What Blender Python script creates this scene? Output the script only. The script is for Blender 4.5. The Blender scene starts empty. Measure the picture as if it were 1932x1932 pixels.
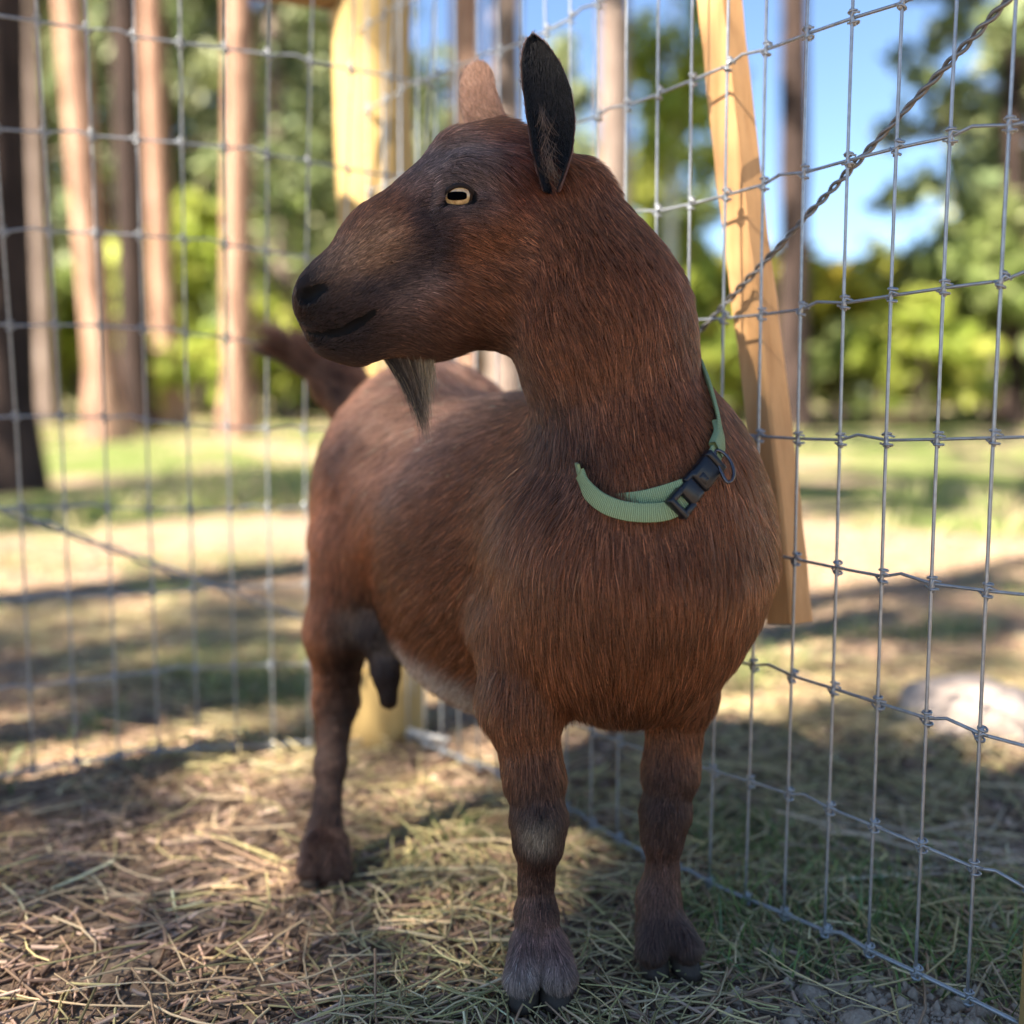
import bpy, math, random
import numpy as np
from mathutils import Vector, Matrix

# ------------------------------------------------------------------ camera, sky, sun, exposure
SC = bpy.context.scene
COL = SC.collection
F_PX = 1900.0                      # focal length in the pixels of a 1932 px wide frame
CAM_H = 0.43
PITCH = math.radians(5.9)
cam_data = bpy.data.cameras.new('camera')
cam = bpy.data.objects.new('camera', cam_data)
COL.objects.link(cam)
cam.location = (0, 0, CAM_H)
cam.rotation_euler = (math.pi / 2 - PITCH, 0, 0)
cam_data.sensor_width = 36.0
cam_data.lens = 36.0 * F_PX / 1932.0
cam_data.clip_start = 0.02
cam_data.clip_end = 600
cam_data.dof.use_dof = True
cam_data.dof.focus_distance = 0.70
cam_data.dof.aperture_fstop = 2.4
SC.camera = cam

SUN_DIR = Vector((-0.60, -0.42, 0.70)).normalized()      # towards the sun
world = bpy.data.worlds.new('World')
SC.world = world
world.use_nodes = True
wn = world.node_tree
sky = wn.nodes.new('ShaderNodeTexSky')
sky.sky_type = 'NISHITA'
sky.sun_disc = False
sky.sun_elevation = math.asin(SUN_DIR.z)
sky.sun_rotation = math.atan2(SUN_DIR.x, SUN_DIR.y)
sky.air_density = 1.0
sky.dust_density = 0.0
sky.ozone_density = 3.0
sky.altitude = 1500
wn.links.new(sky.outputs['Color'], wn.nodes['Background'].inputs['Color'])
wn.nodes['Background'].inputs['Strength'].default_value = 0.052
sun_d = bpy.data.lights.new('sun', 'SUN')
sun_d.energy = 5.0
sun_d.angle = math.radians(0.5)
sun_d.color = (1.0, 0.93, 0.82)
sun = bpy.data.objects.new('sun', sun_d)
COL.objects.link(sun)
sun.rotation_euler = (-SUN_DIR).to_track_quat('-Z', 'Y').to_euler()
SC.view_settings.view_transform = 'Standard'
SC.view_settings.look = 'None'
SC.view_settings.gamma = 1.0
SC.view_settings.use_curve_mapping = False
SC.view_settings.exposure = 2.55
SC.cycles.use_denoising = True
SC.cycles.max_bounces = 8
SC.cycles.transparent_max_bounces = 12
SC.cycles_curves.shape = 'RIBBONS'

# ------------------------------------------------------------------ helpers
RNG = np.random.default_rng(7)
random.seed(7)
SP, CP = math.sin(PITCH), math.cos(PITCH)

def P(px, py, t):
    """world point on the ray of a photo pixel (1932 px frame) at depth t along the view axis"""
    x = (px - 966) / F_PX
    u = (966 - py) / F_PX
    return np.array([x * t, t * (CP + u * SP), CAM_H + t * (-SP + u * CP)])

def ray(px, py):
    x = (px - 966) / F_PX
    u = (966 - py) / F_PX
    return np.array([x, CP + u * SP, -SP + u * CP])

def G(px, py, z=0.0):
    r = ray(px, py)
    t = (z - CAM_H) / r[2]
    p = r * t
    p[2] = z
    return p

def to_px(p):
    d = np.asarray(p, float) - np.array([0, 0, CAM_H])
    t = d[1] * CP - d[2] * SP
    u = d[1] * SP + d[2] * CP
    return 966 + F_PX * d[0] / t, 966 - F_PX * u / t

def _hash(ix, iy, iz, seed):
    h = (ix * 374761393 + iy * 668265263 + iz * 2147483647 + seed * 974634077) & 0xFFFFFFFF
    h = ((h ^ (h >> 13)) * 1274126177) & 0xFFFFFFFF
    h = h ^ (h >> 16)
    return (h & 0xFFFFFF) / float(0xFFFFFF)

def vnoise(p, scale, seed=0):
    """value noise, -1..1; p (N,3)"""
    q = np.asarray(p, float) * scale + 1000.0
    i = np.floor(q).astype(np.int64)
    f = q - i
    f = f * f * (3 - 2 * f)
    out = 0
    for dx in (0, 1):
        wx = f[:, 0] if dx else 1 - f[:, 0]
        for dy in (0, 1):
            wy = f[:, 1] if dy else 1 - f[:, 1]
            for dz in (0, 1):
                wz = f[:, 2] if dz else 1 - f[:, 2]
                out = out + wx * wy * wz * _hash(i[:, 0] + dx, i[:, 1] + dy, i[:, 2] + dz, seed)
    return out * 2 - 1

def nrm(v):
    v = np.asarray(v, float)
    return v / (np.linalg.norm(v, axis=-1, keepdims=True) + 1e-12)

def new_mesh(name, V, Fc, smooth=True):
    me = bpy.data.meshes.new(name)
    V = np.asarray(V, np.float32)
    if isinstance(Fc, np.ndarray):
        n = Fc.shape[1]
        me.vertices.add(len(V)); me.vertices.foreach_set('co', V.ravel())
        me.loops.add(Fc.size); me.loops.foreach_set('vertex_index', Fc.astype(np.int32).ravel())
        me.polygons.add(len(Fc))
        me.polygons.foreach_set('loop_start', np.arange(0, Fc.size, n, dtype=np.int32))
        me.update(calc_edges=True)
        me.validate()
    else:
        me.from_pydata([tuple(v) for v in V], [], [tuple(f) for f in Fc])
        me.update()
    if smooth:
        me.polygons.foreach_set('use_smooth', [True] * len(me.polygons))
    return me

def link(name, data, mat=None, parent=None):
    o = bpy.data.objects.new(name, data)
    COL.objects.link(o)
    if mat is not None and data is not None and len(data.materials) == 0:
        data.materials.append(mat)
    if parent is not None:
        o.parent = parent
    return o

def tag(o, label=None, cat=None, group=None, kind=None):
    if label: o['label'] = label
    if cat: o['category'] = cat
    if group: o['group'] = group
    if kind: o['kind'] = kind
    return o

def empty(name, loc=(0, 0, 0)):
    o = bpy.data.objects.new(name, None)
    COL.objects.link(o)
    o.location = tuple(loc)
    o.empty_display_size = 0.05
    return o

def child(name, me, mat, parent):
    """part whose mesh is in world coordinates, under a thing placed at its base"""
    o = link(name, me, mat, parent)
    o.matrix_parent_inverse = Matrix.Translation(-Vector(world_loc(parent)))
    return o

def world_loc(o):
    v = Vector(o.location)
    if o.parent:
        v = world_loc(o.parent) + v if not any(o.matrix_parent_inverse.translation) else v
    return v

def face_attr(me, name, cols):
    """cols (F,3) linear colours per face, stored per face"""
    a = me.attributes.new(name, 'FLOAT_COLOR', 'FACE')
    c = np.ones((len(cols), 4), np.float32); c[:, :3] = cols
    a.data.foreach_set('color', c.ravel())

def vert_attr(me, name, cols):
    a = me.attributes.new(name, 'FLOAT_COLOR', 'POINT')
    c = np.ones((len(cols), 4), np.float32); c[:, :3] = cols
    a.data.foreach_set('color', c.ravel())

def tube(pts, rad, n=8, cap=True):
    """tube along a polyline, rad scalar or per point -> V, faces list"""
    pts = np.asarray(pts, float)
    m = len(pts)
    rad = np.broadcast_to(np.asarray(rad, float), (m,))
    tan = np.zeros_like(pts)
    tan[1:-1] = pts[2:] - pts[:-2]
    tan[0] = pts[1] - pts[0]; tan[-1] = pts[-1] - pts[-2]
    tan = nrm(tan)
    ref = np.array([0, 0, 1.0]) if abs(tan[0][2]) < 0.9 else np.array([1.0, 0, 0])
    u = nrm(np.cross(tan[0], ref))
    V, Fc = [], []
    ang = np.linspace(0, 2 * np.pi, n, endpoint=False)
    for i in range(m):
        u = nrm(u - tan[i] * np.dot(u, tan[i]))
        v = np.cross(tan[i], u)
        V.extend(pts[i] + rad[i] * (np.cos(a) * u + np.sin(a) * v) for a in ang)
    for i in range(m - 1):
        for j in range(n):
            a, b = i * n + j, i * n + (j + 1) % n
            Fc.append((a, b, b + n, a + n))
    if cap:
        Fc.append(tuple(range(n - 1, -1, -1)))
        Fc.append(tuple((m - 1) * n + j for j in range(n)))
    return V, Fc

class MB:
    def __init__(s): s.V, s.F = [], []
    def add(s, V, Fc):
        o = len(s.V); s.V.extend(V); s.F.extend(tuple(i + o for i in f) for f in Fc); return s
    def mesh(s, name, smooth=True): return new_mesh(name, s.V, s.F, smooth)

def catmull(pts, n):
    """smooth curve through rows of pts (any width), n samples per span"""
    pts = np.asarray(pts, float)
    p = np.vstack([2 * pts[0] - pts[1], pts, 2 * pts[-1] - pts[-2]])
    out = []
    for i in range(1, len(p) - 2):
        for k in range(n):
            t = k / n
            out.append(0.5 * ((2 * p[i]) + (-p[i-1] + p[i+1]) * t + (2*p[i-1] - 5*p[i] + 4*p[i+1] - p[i+2]) * t*t
                              + (-p[i-1] + 3*p[i] - 3*p[i+1] + p[i+2]) * t**3))
    out.append(p[-2])
    return np.array(out)

# ------------------------------------------------------------------ materials
def mat_new(name):
    m = bpy.data.materials.new(name)
    m.use_nodes = True
    nt = m.node_tree
    return m, nt, nt.nodes['Principled BSDF']

def ramp(nt, fac, stops):
    r = nt.nodes.new('ShaderNodeValToRGB')
    while len(r.color_ramp.elements) > 1: r.color_ramp.elements.remove(r.color_ramp.elements[-1])
    for i, (p, c) in enumerate(stops):
        e = r.color_ramp.elements[0] if i == 0 else r.color_ramp.elements.new(p)
        e.position = p; e.color = (*c, 1)
    nt.links.new(fac, r.inputs['Fac'])
    return r.outputs['Color']

def noise(nt, scale, detail=6, rough=0.6, vec=None, dist=0.0):
    n = nt.nodes.new('ShaderNodeTexNoise')
    n.inputs['Scale'].default_value = scale
    n.inputs['Detail'].default_value = detail
    n.inputs['Roughness'].default_value = rough
    n.inputs['Distortion'].default_value = dist
    if vec is not None: nt.links.new(vec, n.inputs['Vector'])
    return n.outputs['Fac']

def objcoord(nt, scale=(1, 1, 1)):
    tc = nt.nodes.new('ShaderNodeTexCoord')
    mp = nt.nodes.new('ShaderNodeMapping')
    mp.inputs['Scale'].default_value = scale
    nt.links.new(tc.outputs['Object'], mp.inputs['Vector'])
    return mp.outputs['Vector']

def bump(nt, bsdf, height, strength=0.5, dist=0.01):
    b = nt.nodes.new('ShaderNodeBump')
    b.inputs['Strength'].default_value = strength
    b.inputs['Distance'].default_value = dist
    nt.links.new(height, b.inputs['Height'])
    nt.links.new(b.outputs['Normal'], bsdf.inputs['Normal'])

def attr_color(nt, name='col'):
    a = nt.nodes.new('ShaderNodeAttribute'); a.attribute_name = name
    return a.outputs['Color']

def mat_simple(name, col, rough=0.6, metal=0.0, spec=0.5):
    m, nt, b = mat_new(name)
    b.inputs['Base Color'].default_value = (*col, 1)
    b.inputs['Roughness'].default_value = rough
    b.inputs['Metallic'].default_value = metal
    b.inputs['Specular IOR Level'].default_value = spec
    return m

def mat_attr(name, rough=0.7, spec=0.3, translucent=0.0):
    m, nt, b = mat_new(name)
    c = attr_color(nt)
    nt.links.new(c, b.inputs['Base Color'])
    b.inputs['Roughness'].default_value = rough
    b.inputs['Specular IOR Level'].default_value = spec
    if translucent:
        tr = nt.nodes.new('ShaderNodeBsdfTranslucent')
        nt.links.new(c, tr.inputs['Color'])
        mx = nt.nodes.new('ShaderNodeMixShader')
        mx.inputs['Fac'].default_value = translucent
        nt.links.new(b.outputs['BSDF'], mx.inputs[1]); nt.links.new(tr.outputs['BSDF'], mx.inputs[2])
        nt.links.new(mx.outputs['Shader'], nt.nodes['Material Output'].inputs['Surface'])
    return m

def mat_wood(name, light, dark, scale=(60, 60, 4), rough=0.75):
    m, nt, b = mat_new(name)
    v = objcoord(nt, scale)
    n = noise(nt, 1.0, 8, 0.65, v, 0.4)
    nt.links.new(ramp(nt, n, [(0.3, dark), (0.55, light), (0.75, tuple(min(1, x * 1.12) for x in light))]), b.inputs['Base Color'])
    b.inputs['Roughness'].default_value = rough
    b.inputs['Specular IOR Level'].default_value = 0.2
    bump(nt, b, n, 0.4, 0.002)
    return m

def mat_bark(name, light, mid, dark, sc=1.0):
    m, nt, b = mat_new(name)
    v = objcoord(nt, (9 * sc, 9 * sc, 2.0 * sc))
    n = noise(nt, 1.0, 8, 0.7, v, 0.6)
    nt.links.new(ramp(nt, n, [(0.34, dark), (0.48, mid), (0.66, light)]), b.inputs['Base Color'])
    b.inputs['Roughness'].default_value = 0.9
    b.inputs['Specular IOR Level'].default_value = 0.1
    bump(nt, b, n, 0.9, 0.04)
    return m

def mat_wire(name, col=(0.36, 0.37, 0.38), metal=0.6, rough=0.42):
    m, nt, b = mat_new(name)
    v = objcoord(nt)
    n = noise(nt, 140, 4, 0.6, v)
    nt.links.new(ramp(nt, n, [(0.3, tuple(c * 0.7 for c in col)), (0.65, col)]), b.inputs['Base Color'])
    b.inputs['Metallic'].default_value = metal
    b.inputs['Roughness'].default_value = rough
    return m

M = {}
M['wire'] = mat_wire('galvanised wire')
M['wire_dark'] = mat_wire('weathered brace wire', (0.2, 0.19, 0.18), 0.6, 0.5)
M['post'] = mat_wood('peeled timber post', (0.42, 0.28, 0.105), (0.24, 0.15, 0.055), (40, 40, 3))
M['lumber'] = mat_wood('fresh sawn lumber', (0.60, 0.33, 0.14), (0.46, 0.23, 0.09), (70, 70, 5))
M['rail'] = mat_wood('weathered rail', (0.26, 0.17, 0.08), (0.14, 0.09, 0.045), (4, 40, 40))
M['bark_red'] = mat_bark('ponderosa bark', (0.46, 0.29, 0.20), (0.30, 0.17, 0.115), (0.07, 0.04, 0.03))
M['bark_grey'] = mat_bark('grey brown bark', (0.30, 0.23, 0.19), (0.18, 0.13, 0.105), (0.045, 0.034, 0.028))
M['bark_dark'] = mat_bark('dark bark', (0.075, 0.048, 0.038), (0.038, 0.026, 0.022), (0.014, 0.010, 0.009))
M['bark_pale'] = mat_bark('pale aspen bark', (0.72, 0.70, 0.60), (0.6, 0.57, 0.48), (0.3, 0.28, 0.23))
M['leaf'] = mat_attr('foliage', 0.6, 0.25, 0.55)
M['needle'] = mat_attr('pine needles', 0.55, 0.3, 0.2)
M['grass'] = mat_attr('grass blades', 0.55, 0.3, 0.3)
M['straw'] = mat_attr('dry straw', 0.65, 0.25, 0.12)
# ------------------------------------------------------------------ ground
def gz(x, y):
    x = np.asarray(x, float); y = np.asarray(y, float)
    p = np.stack([x, y, np.zeros_like(x)], -1).reshape(-1, 3)
    near = np.exp(-((x.ravel() - 0.1) ** 2 + (y.ravel() - 0.9) ** 2) / 1.2)
    z = 0.018 * np.maximum(0, y.ravel() - 3.0)
    z = z + (0.05 * vnoise(p, 0.35, 1) + 0.02 * vnoise(p, 1.1, 2)) * (1 - near) * np.clip((y.ravel() - 1.2) / 3, 0.15, 1)
    z = z + 0.006 * vnoise(p, 7, 3) * np.clip(p[:, 1] / 0.4, 0, 1) + 0.0025 * vnoise(p, 30, 4)
    mound = np.exp(-((p[:, 0] - 0.50) ** 2 / 0.02 + (p[:, 1] - 1.22) ** 2 / 0.01))
    z = z + 0.022 * mound - 0.004
    return z.reshape(x.shape)

def ground_mesh():
    u = np.linspace(-1, 1, 331); v = np.linspace(0, 1, 381)
    xs = np.sign(u) * (np.abs(u) * 1.6 + 70 * np.abs(u) ** 5)
    ys = -2.5 + v * 5.6 + 120 * v ** 6
    X, Y = np.meshgrid(xs, ys, indexing='ij')
    Z = gz(X, Y)
    V = np.stack([X, Y, Z], -1).reshape(-1, 3)
    n, m = len(xs), len(ys)
    i, j = np.meshgrid(np.arange(n - 1), np.arange(m - 1), indexing='ij')
    a = (i * m + j).ravel()
    return new_mesh('ground', V, np.stack([a, a + m, a + m + 1, a + 1], 1))

def mat_ground():
    m, nt, b = mat_new('forest floor')
    v = objcoord(nt)
    fine = noise(nt, 60, 8, 0.75, v)
    mid = noise(nt, 6, 6, 0.65, v)
    big = noise(nt, 0.9, 5, 0.6, v)
    dirt = ramp(nt, fine, [(0.28, (0.12, 0.085, 0.058)), (0.5, (0.29, 0.205, 0.14)), (0.72, (0.50, 0.37, 0.26))])
    grass = ramp(nt, fine, [(0.3, (0.05, 0.07, 0.02)), (0.55, (0.14, 0.17, 0.045)), (0.75, (0.30, 0.28, 0.11))])
    litter = ramp(nt, fine, [(0.3, (0.18, 0.11, 0.07)), (0.7, (0.46, 0.31, 0.19))])
    mx1 = nt.nodes.new('ShaderNodeMixRGB'); mx2 = nt.nodes.new('ShaderNodeMixRGB')
    f1 = ramp(nt, mid, [(0.45, (0, 0, 0)), (0.6, (1, 1, 1))])
    nt.links.new(f1, mx1.inputs['Fac']); nt.links.new(dirt, mx1.inputs[1]); nt.links.new(litter, mx1.inputs[2])
    # grass takes over away from the pen
    sep = nt.nodes.new('ShaderNodeSeparateXYZ'); nt.links.new(v, sep.inputs[0])
    mr = nt.nodes.new('ShaderNodeMapRange')
    mr.inputs['From Min'].default_value = 1.0; mr.inputs['From Max'].default_value = 4.5
    mr.inputs['To Min'].default_value = -0.25; mr.inputs['To Max'].default_value = 0.04
    nt.links.new(sep.outputs['Y'], mr.inputs['Value'])
    ad = nt.nodes.new('ShaderNodeMath'); ad.operation = 'ADD'
    nt.links.new(big, ad.inputs[0]); nt.links.new(mr.outputs['Result'], ad.inputs[1])
    f2 = ramp(nt, ad.outputs[0], [(0.46, (0, 0, 0)), (0.58, (1, 1, 1))])
    nt.links.new(f2, mx2.inputs['Fac']); nt.links.new(mx1.outputs[0], mx2.inputs[1]); nt.links.new(grass, mx2.inputs[2])
    nt.links.new(mx2.outputs[0], b.inputs['Base Color'])
    b.inputs['Roughness'].default_value = 0.95
    b.inputs['Specular IOR Level'].default_value = 0.1
    bump(nt, b, fine, 0.8, 0.012)
    return m
M['ground'] = mat_ground()
tag(link('ground', ground_mesh(), M['ground']), kind='structure')

def in_view(x, y, pad=0.25):
    """points of the ground the camera could see from here or a step aside"""
    return (np.abs(x) < 0.56 * y + pad) & (y > 0.35)

BARE = G(1660, 1900)[:2]
def bare_mask(x, y): return np.exp(-((x - BARE[0] - 0.02) ** 2 / 0.016 + (y - BARE[1] + 0.01) ** 2 / 0.0045))

HOOFS = [G(1018, 1880)[:2], G(1265, 1820)[:2], G(613, 1655)[:2]]
def litter_mesh(name, n, ylo, yhi, ln, rad, cols, lift, bend, seed, mask=None, K=4):
    """loose stalks lying on the ground, joined into one mesh"""
    r = np.random.default_rng(seed)
    y = ylo + (yhi - ylo) * r.random(n * 4) ** 1.25
    x = (r.random(n * 4) * 2 - 1) * (0.58 * y + 0.22)
    ok = r.random(n * 4) > bare_mask(x, y) * 1.02
    if mask is not None: ok &= mask(x, y, r)
    x, y = x[ok][:n], y[ok][:n]; n = len(x)
    L = r.uniform(*ln, n) * np.where(r.random(n) < 0.12, 1.8, 1); a = r.uniform(0, np.pi * 2, n)
    d = np.stack([np.cos(a), np.sin(a)], 1); s = np.stack([-d[:, 1], d[:, 0]], 1)
    t = np.linspace(-0.5, 0.5, K)
    cur = r.normal(0, bend, n) * L
    xy = np.stack([x, y], 1)[:, None] + d[:, None] * (L[:, None] * t)[:, :, None] + s[:, None] * (cur[:, None] * (4 * t * t - 0.5))[:, :, None]
    z = gz(xy[..., 0], xy[..., 1]) + np.abs(r.normal(0, lift, n))[:, None] + (r.normal(0, 0.10, n) * L)[:, None] * t + rad[0]
    z = np.maximum(z, gz(xy[..., 0], xy[..., 1]) + 0.0005)
    C = np.concatenate([xy, z[..., None]], -1)
    R = r.uniform(*rad, n)
    tg = nrm(np.gradient(C, axis=1)); u = nrm(np.cross(tg, [0, 0, 1.0])); w = np.cross(u, tg)
    prof = [(1, -0.4), (0, 0.8), (-1, -0.4)]
    V = np.stack([C + (u * p0 + w * p1) * R[:, None, None] for p0, p1 in prof], 2)     # n,K,3,3
    V = V.reshape(-1, 3)
    base = (np.arange(n) * K * 3)[:, None, None]
    Fc = []
    for i in range(K - 1):
        for j in range(3):
            Fc.append([i * 3 + j, i * 3 + (j + 1) % 3, (i + 1) * 3 + (j + 1) % 3, (i + 1) * 3 + j])
    Fc = (base + np.array(Fc)[None]).reshape(-1, 4)
    me = new_mesh(name, V, Fc)
    cols = np.array(cols); c = cols[r.integers(0, len(cols), n)] * 1.22 * np.exp(r.normal(0, 0.28, n))[:, None]
    face_attr(me, 'col', np.clip(np.repeat(c, (K - 1) * 3, 0), 0, 0.9)[:len(me.polygons)])
    return me

def blades_mesh(name, x, y, h, w, cols, seed, lean=0.5):
    """grass blades: three-step tapering strips"""
    r = np.random.default_rng(seed); n = len(x)
    a = r.uniform(0, 2 * np.pi, n); d = np.stack([np.cos(a), np.sin(a), 0 * a], 1)
    b = r.uniform(0, 2 * np.pi, n); s = np.stack([np.cos(b), np.sin(b), 0 * b], 1)
    ln = np.abs(r.normal(lean, 0.3, n))
    base = np.stack([x, y, gz(x, y) - 0.002], 1)
    rows = []
    for t, ww in ((0, 1.0), (0.35, 0.95), (0.7, 0.65), (1.0, 0.06)):
        c = base + np.array([0, 0, 1.0]) * (h * (t - 0.25 * ln * t * t))[:, None] + d * (h * ln * t ** 1.8)[:, None]
        rows.append(c - s * (w * ww * 0.5)[:, None]); rows.append(c + s * (w * ww * 0.5)[:, None])
    V = np.stack(rows, 1).reshape(-1, 3)
    f = np.array([[0, 1, 3, 2], [2, 3, 5, 4], [4, 5, 7, 6]])
    Fc = ((np.arange(n) * 8)[:, None, None] + f[None]).reshape(-1, 4)
    me = new_mesh(name, V, Fc, True)
    cols = np.array(cols); c = cols[r.integers(0, len(cols), n)] * np.exp(r.normal(0, 0.25, n))[:, None]
    face_attr(me, 'col', np.repeat(c, 3, 0)[:len(me.polygons)])
    return me

STRAWC = [(0.48, 0.33, 0.18), (0.40, 0.26, 0.15), (0.32, 0.20, 0.12), (0.54, 0.40, 0.24), (0.25, 0.16, 0.10), (0.36, 0.29, 0.13)]
CHIPC = [(0.24, 0.15, 0.10), (0.36, 0.23, 0.16), (0.16, 0.10, 0.07), (0.44, 0.30, 0.21), (0.10, 0.07, 0.05)]
HAYC = [(0.42, 0.33, 0.16), (0.38, 0.31, 0.14), (0.50, 0.39, 0.22), (0.29, 0.26, 0.11)]
def tuftmask(sc, lo, seed):
    def f(x, y, r):
        q = vnoise(np.stack([x, y, 0 * x], 1), sc, seed)
        return q > lo + 0.15 * r.normal(0, 1, len(x))
    return f
tag(link('straw_litter', litter_mesh('straw_litter', 9000, 0.42, 3.0, (0.03, 0.11), (0.0006, 0.0013), STRAWC, 0.006, 0.10, 11), M['straw']),
    'dry tan straw stalks strewn over the pen floor', 'straw', kind='stuff')
tag(link('wood_litter', litter_mesh('wood_litter', 22000, 0.42, 3.2, (0.008, 0.03), (0.0009, 0.0024), CHIPC, 0.003, 0.05, 12, None, 3), M['straw']),
    'brown bark chips and broken pine needles covering the soil', 'bark litter', kind='stuff')
tag(link('hay', litter_mesh('hay', 9000, 0.42, 2.2, (0.025, 0.07), (0.0005, 0.0010), HAYC, 0.010, 0.22, 13, tuftmask(3.2, 0.05, 31)), M['straw']),
    'fine greenish hay matted in patches on the pen floor', 'hay', kind='stuff')
STEM_SPOT = G(1770, 1665)[:2]
tag(link('dry_stems', litter_mesh('dry_stems', 3200, 0.5, 1.3, (0.10, 0.20), (0.0011, 0.0018), [(0.40, 0.29, 0.19), (0.33, 0.24, 0.17), (0.46, 0.35, 0.24)], 0.008, 0.06, 17,
    lambda x, y, r: (x - STEM_SPOT[0] - 0.02) ** 2 / 0.012 + (y - STEM_SPOT[1] - 0.05) ** 2 / 0.004 < r.random(len(x)) * 0.8), M['straw']),
    'long dry brown stems heaped just beyond the wire fence', 'dry stems', kind='stuff')
# living grass
r = np.random.default_rng(21)
n = 90000
y = 0.45 + 3.2 * r.random(n) ** 1.3; x = (r.random(n) * 2 - 1) * (0.58 * y + 0.25)
q = vnoise(np.stack([x, y, 0 * x], 1), 2.6, 41) + 0.5 * vnoise(np.stack([x, y, 0 * x], 1), 9, 42)
fr = -0.067 + (1.168 - y) * 0.79                       # the right-hand fence line
edge = np.exp(-((x - fr - 0.09) / 0.08) ** 2) * (y < 1.05) * 0.55 + np.exp(-((x - 0.30) ** 2 + (y - 1.0) ** 2) / 0.03) * 0.5
green_spots = sum(np.exp(-((x - p[0]) ** 2 + (y - p[1]) ** 2) / s2) for p, s2 in ((G(900, 1590), 0.006), (G(470, 1790), 0.004), (G(270, 1690), 0.003), (G(1350, 1760), 0.006), (G(1100, 1430), 0.010)))
keep = (q + edge + 0.9 * green_spots + 0.40 * np.clip((y - 1.25) / 0.5, 0, 1) > 0.92 + 0.12 * r.normal(0, 1, n)) & (r.random(n) > bare_mask(x, y))
x, y = x[keep], y[keep]; n = len(x)
GRC = [(0.15, 0.22, 0.06), (0.20, 0.28, 0.08), (0.11, 0.17, 0.05), (0.27, 0.30, 0.11), (0.38, 0.33, 0.17), (0.14, 0.20, 0.09)]
tag(link('grass', blades_mesh('grass', x, y, r.uniform(0.012, 0.045, n) * (1 + 0.5 * (y > 1.3)), r.uniform(0.0012, 0.0026, n), GRC, 22, 0.7), M['grass']),
    'short green grass growing in tufts around the fence', 'grass', kind='stuff')
n = 42000
y = 2.4 + 17 * r.random(n) ** 1.6; x = (r.random(n) * 2 - 1) * (0.60 * y + 0.6)
q = vnoise(np.stack([x, y, 0 * x], 1), 0.7, 43) + 0.4 * vnoise(np.stack([x, y, 0 * x], 1), 2.5, 44)
keep = q > 0.12 + 0.2 * r.normal(0, 1, n)
x, y = x[keep], y[keep]; n = len(x)
GRF = [(0.18, 0.23, 0.06), (0.25, 0.29, 0.08), (0.13, 0.18, 0.05), (0.33, 0.34, 0.11), (0.42, 0.36, 0.18), (0.48, 0.38, 0.22)]
tag(link('meadow_grass', blades_mesh('meadow_grass', x, y, r.uniform(0.04, 0.13, n), r.uniform(0.006, 0.014, n), GRF, 23, 0.6), M['grass']),
    'bright green grass under the trees beyond the fence', 'grass', kind='stuff')
# dirt clods and the stone
def lump_mesh(name, r, seed, flat=0.7, amp=0.3, sub=3):
    import bmesh
    bm = bmesh.new(); bmesh.ops.create_icosphere(bm, subdivisions=sub, radius=1.0)
    V = np.array([v.co[:] for v in bm.verts])
    k = 1 + amp * vnoise(V, 1.3, seed) + amp * 0.5 * vnoise(V, 3.1, seed + 1) + amp * 0.2 * vnoise(V, 8, seed + 2)
    V = V * k[:, None] * np.array([1, 0.85, flat]) * r
    for v, c in zip(bm.verts, V): v.co = c
    me = bpy.data.meshes.new(name); bm.to_mesh(me); bm.free()
    me.polygons.foreach_set('use_smooth', [True] * len(me.polygons))
    return me
m_, nt_, b_ = mat_new('dry soil clod')
n_ = noise(nt_, 3.5, 7, 0.7, objcoord(nt_))
nt_.links.new(ramp(nt_, n_, [(0.3, (0.30, 0.22, 0.15)), (0.7, (0.56, 0.43, 0.31))]), b_.inputs['Base Color']); b_.inputs['Roughness'].default_value = 0.95
bump(nt_, b_, n_, 0.5, 0.1); M['clod'] = m_
m_, nt_, b_ = mat_new('lichen grey stone')
n_ = noise(nt_, 26, 8, 0.7, objcoord(nt_))
nt_.links.new(ramp(nt_, n_, [(0.3, (0.20, 0.15, 0.12)), (0.5, (0.40, 0.31, 0.25)), (0.7, (0.52, 0.43, 0.36))]), b_.inputs['Base Color']); b_.inputs['Roughness'].default_value = 0.9
bump(nt_, b_, n_, 0.7, 0.01); M['stone'] = m_
clods = [lump_mesh('dirt_clod', 1.0, 60 + 7 * i, 0.65, 0.35, 2) for i in range(3)]
for i, (px, py, r_) in enumerate(((1530, 1862, .011), (1555, 1880, .006), (1505, 1905, .007), (1585, 1850, .009), (1470, 1900, .005), (1620, 1925, .012), (1740, 1908, .006), (1800, 1880, .007), (1860, 1895, .008), (1600, 1900, .005), (1830, 1860, .006))):
    c = link('dirt_clod', clods[i % 3], M['clod'])
    p = G(px, py); c.location = (p[0], p[1], float(gz(p[0], p[1])) + r_ * 0.35); c.scale = (r_, r_, r_); c.rotation_euler = (0, 0, i * 1.3)
    tag(c, 'small dry clod of dirt on the bare soil by the fence', 'dirt clod', 'dirt clods on the bare soil')
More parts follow.
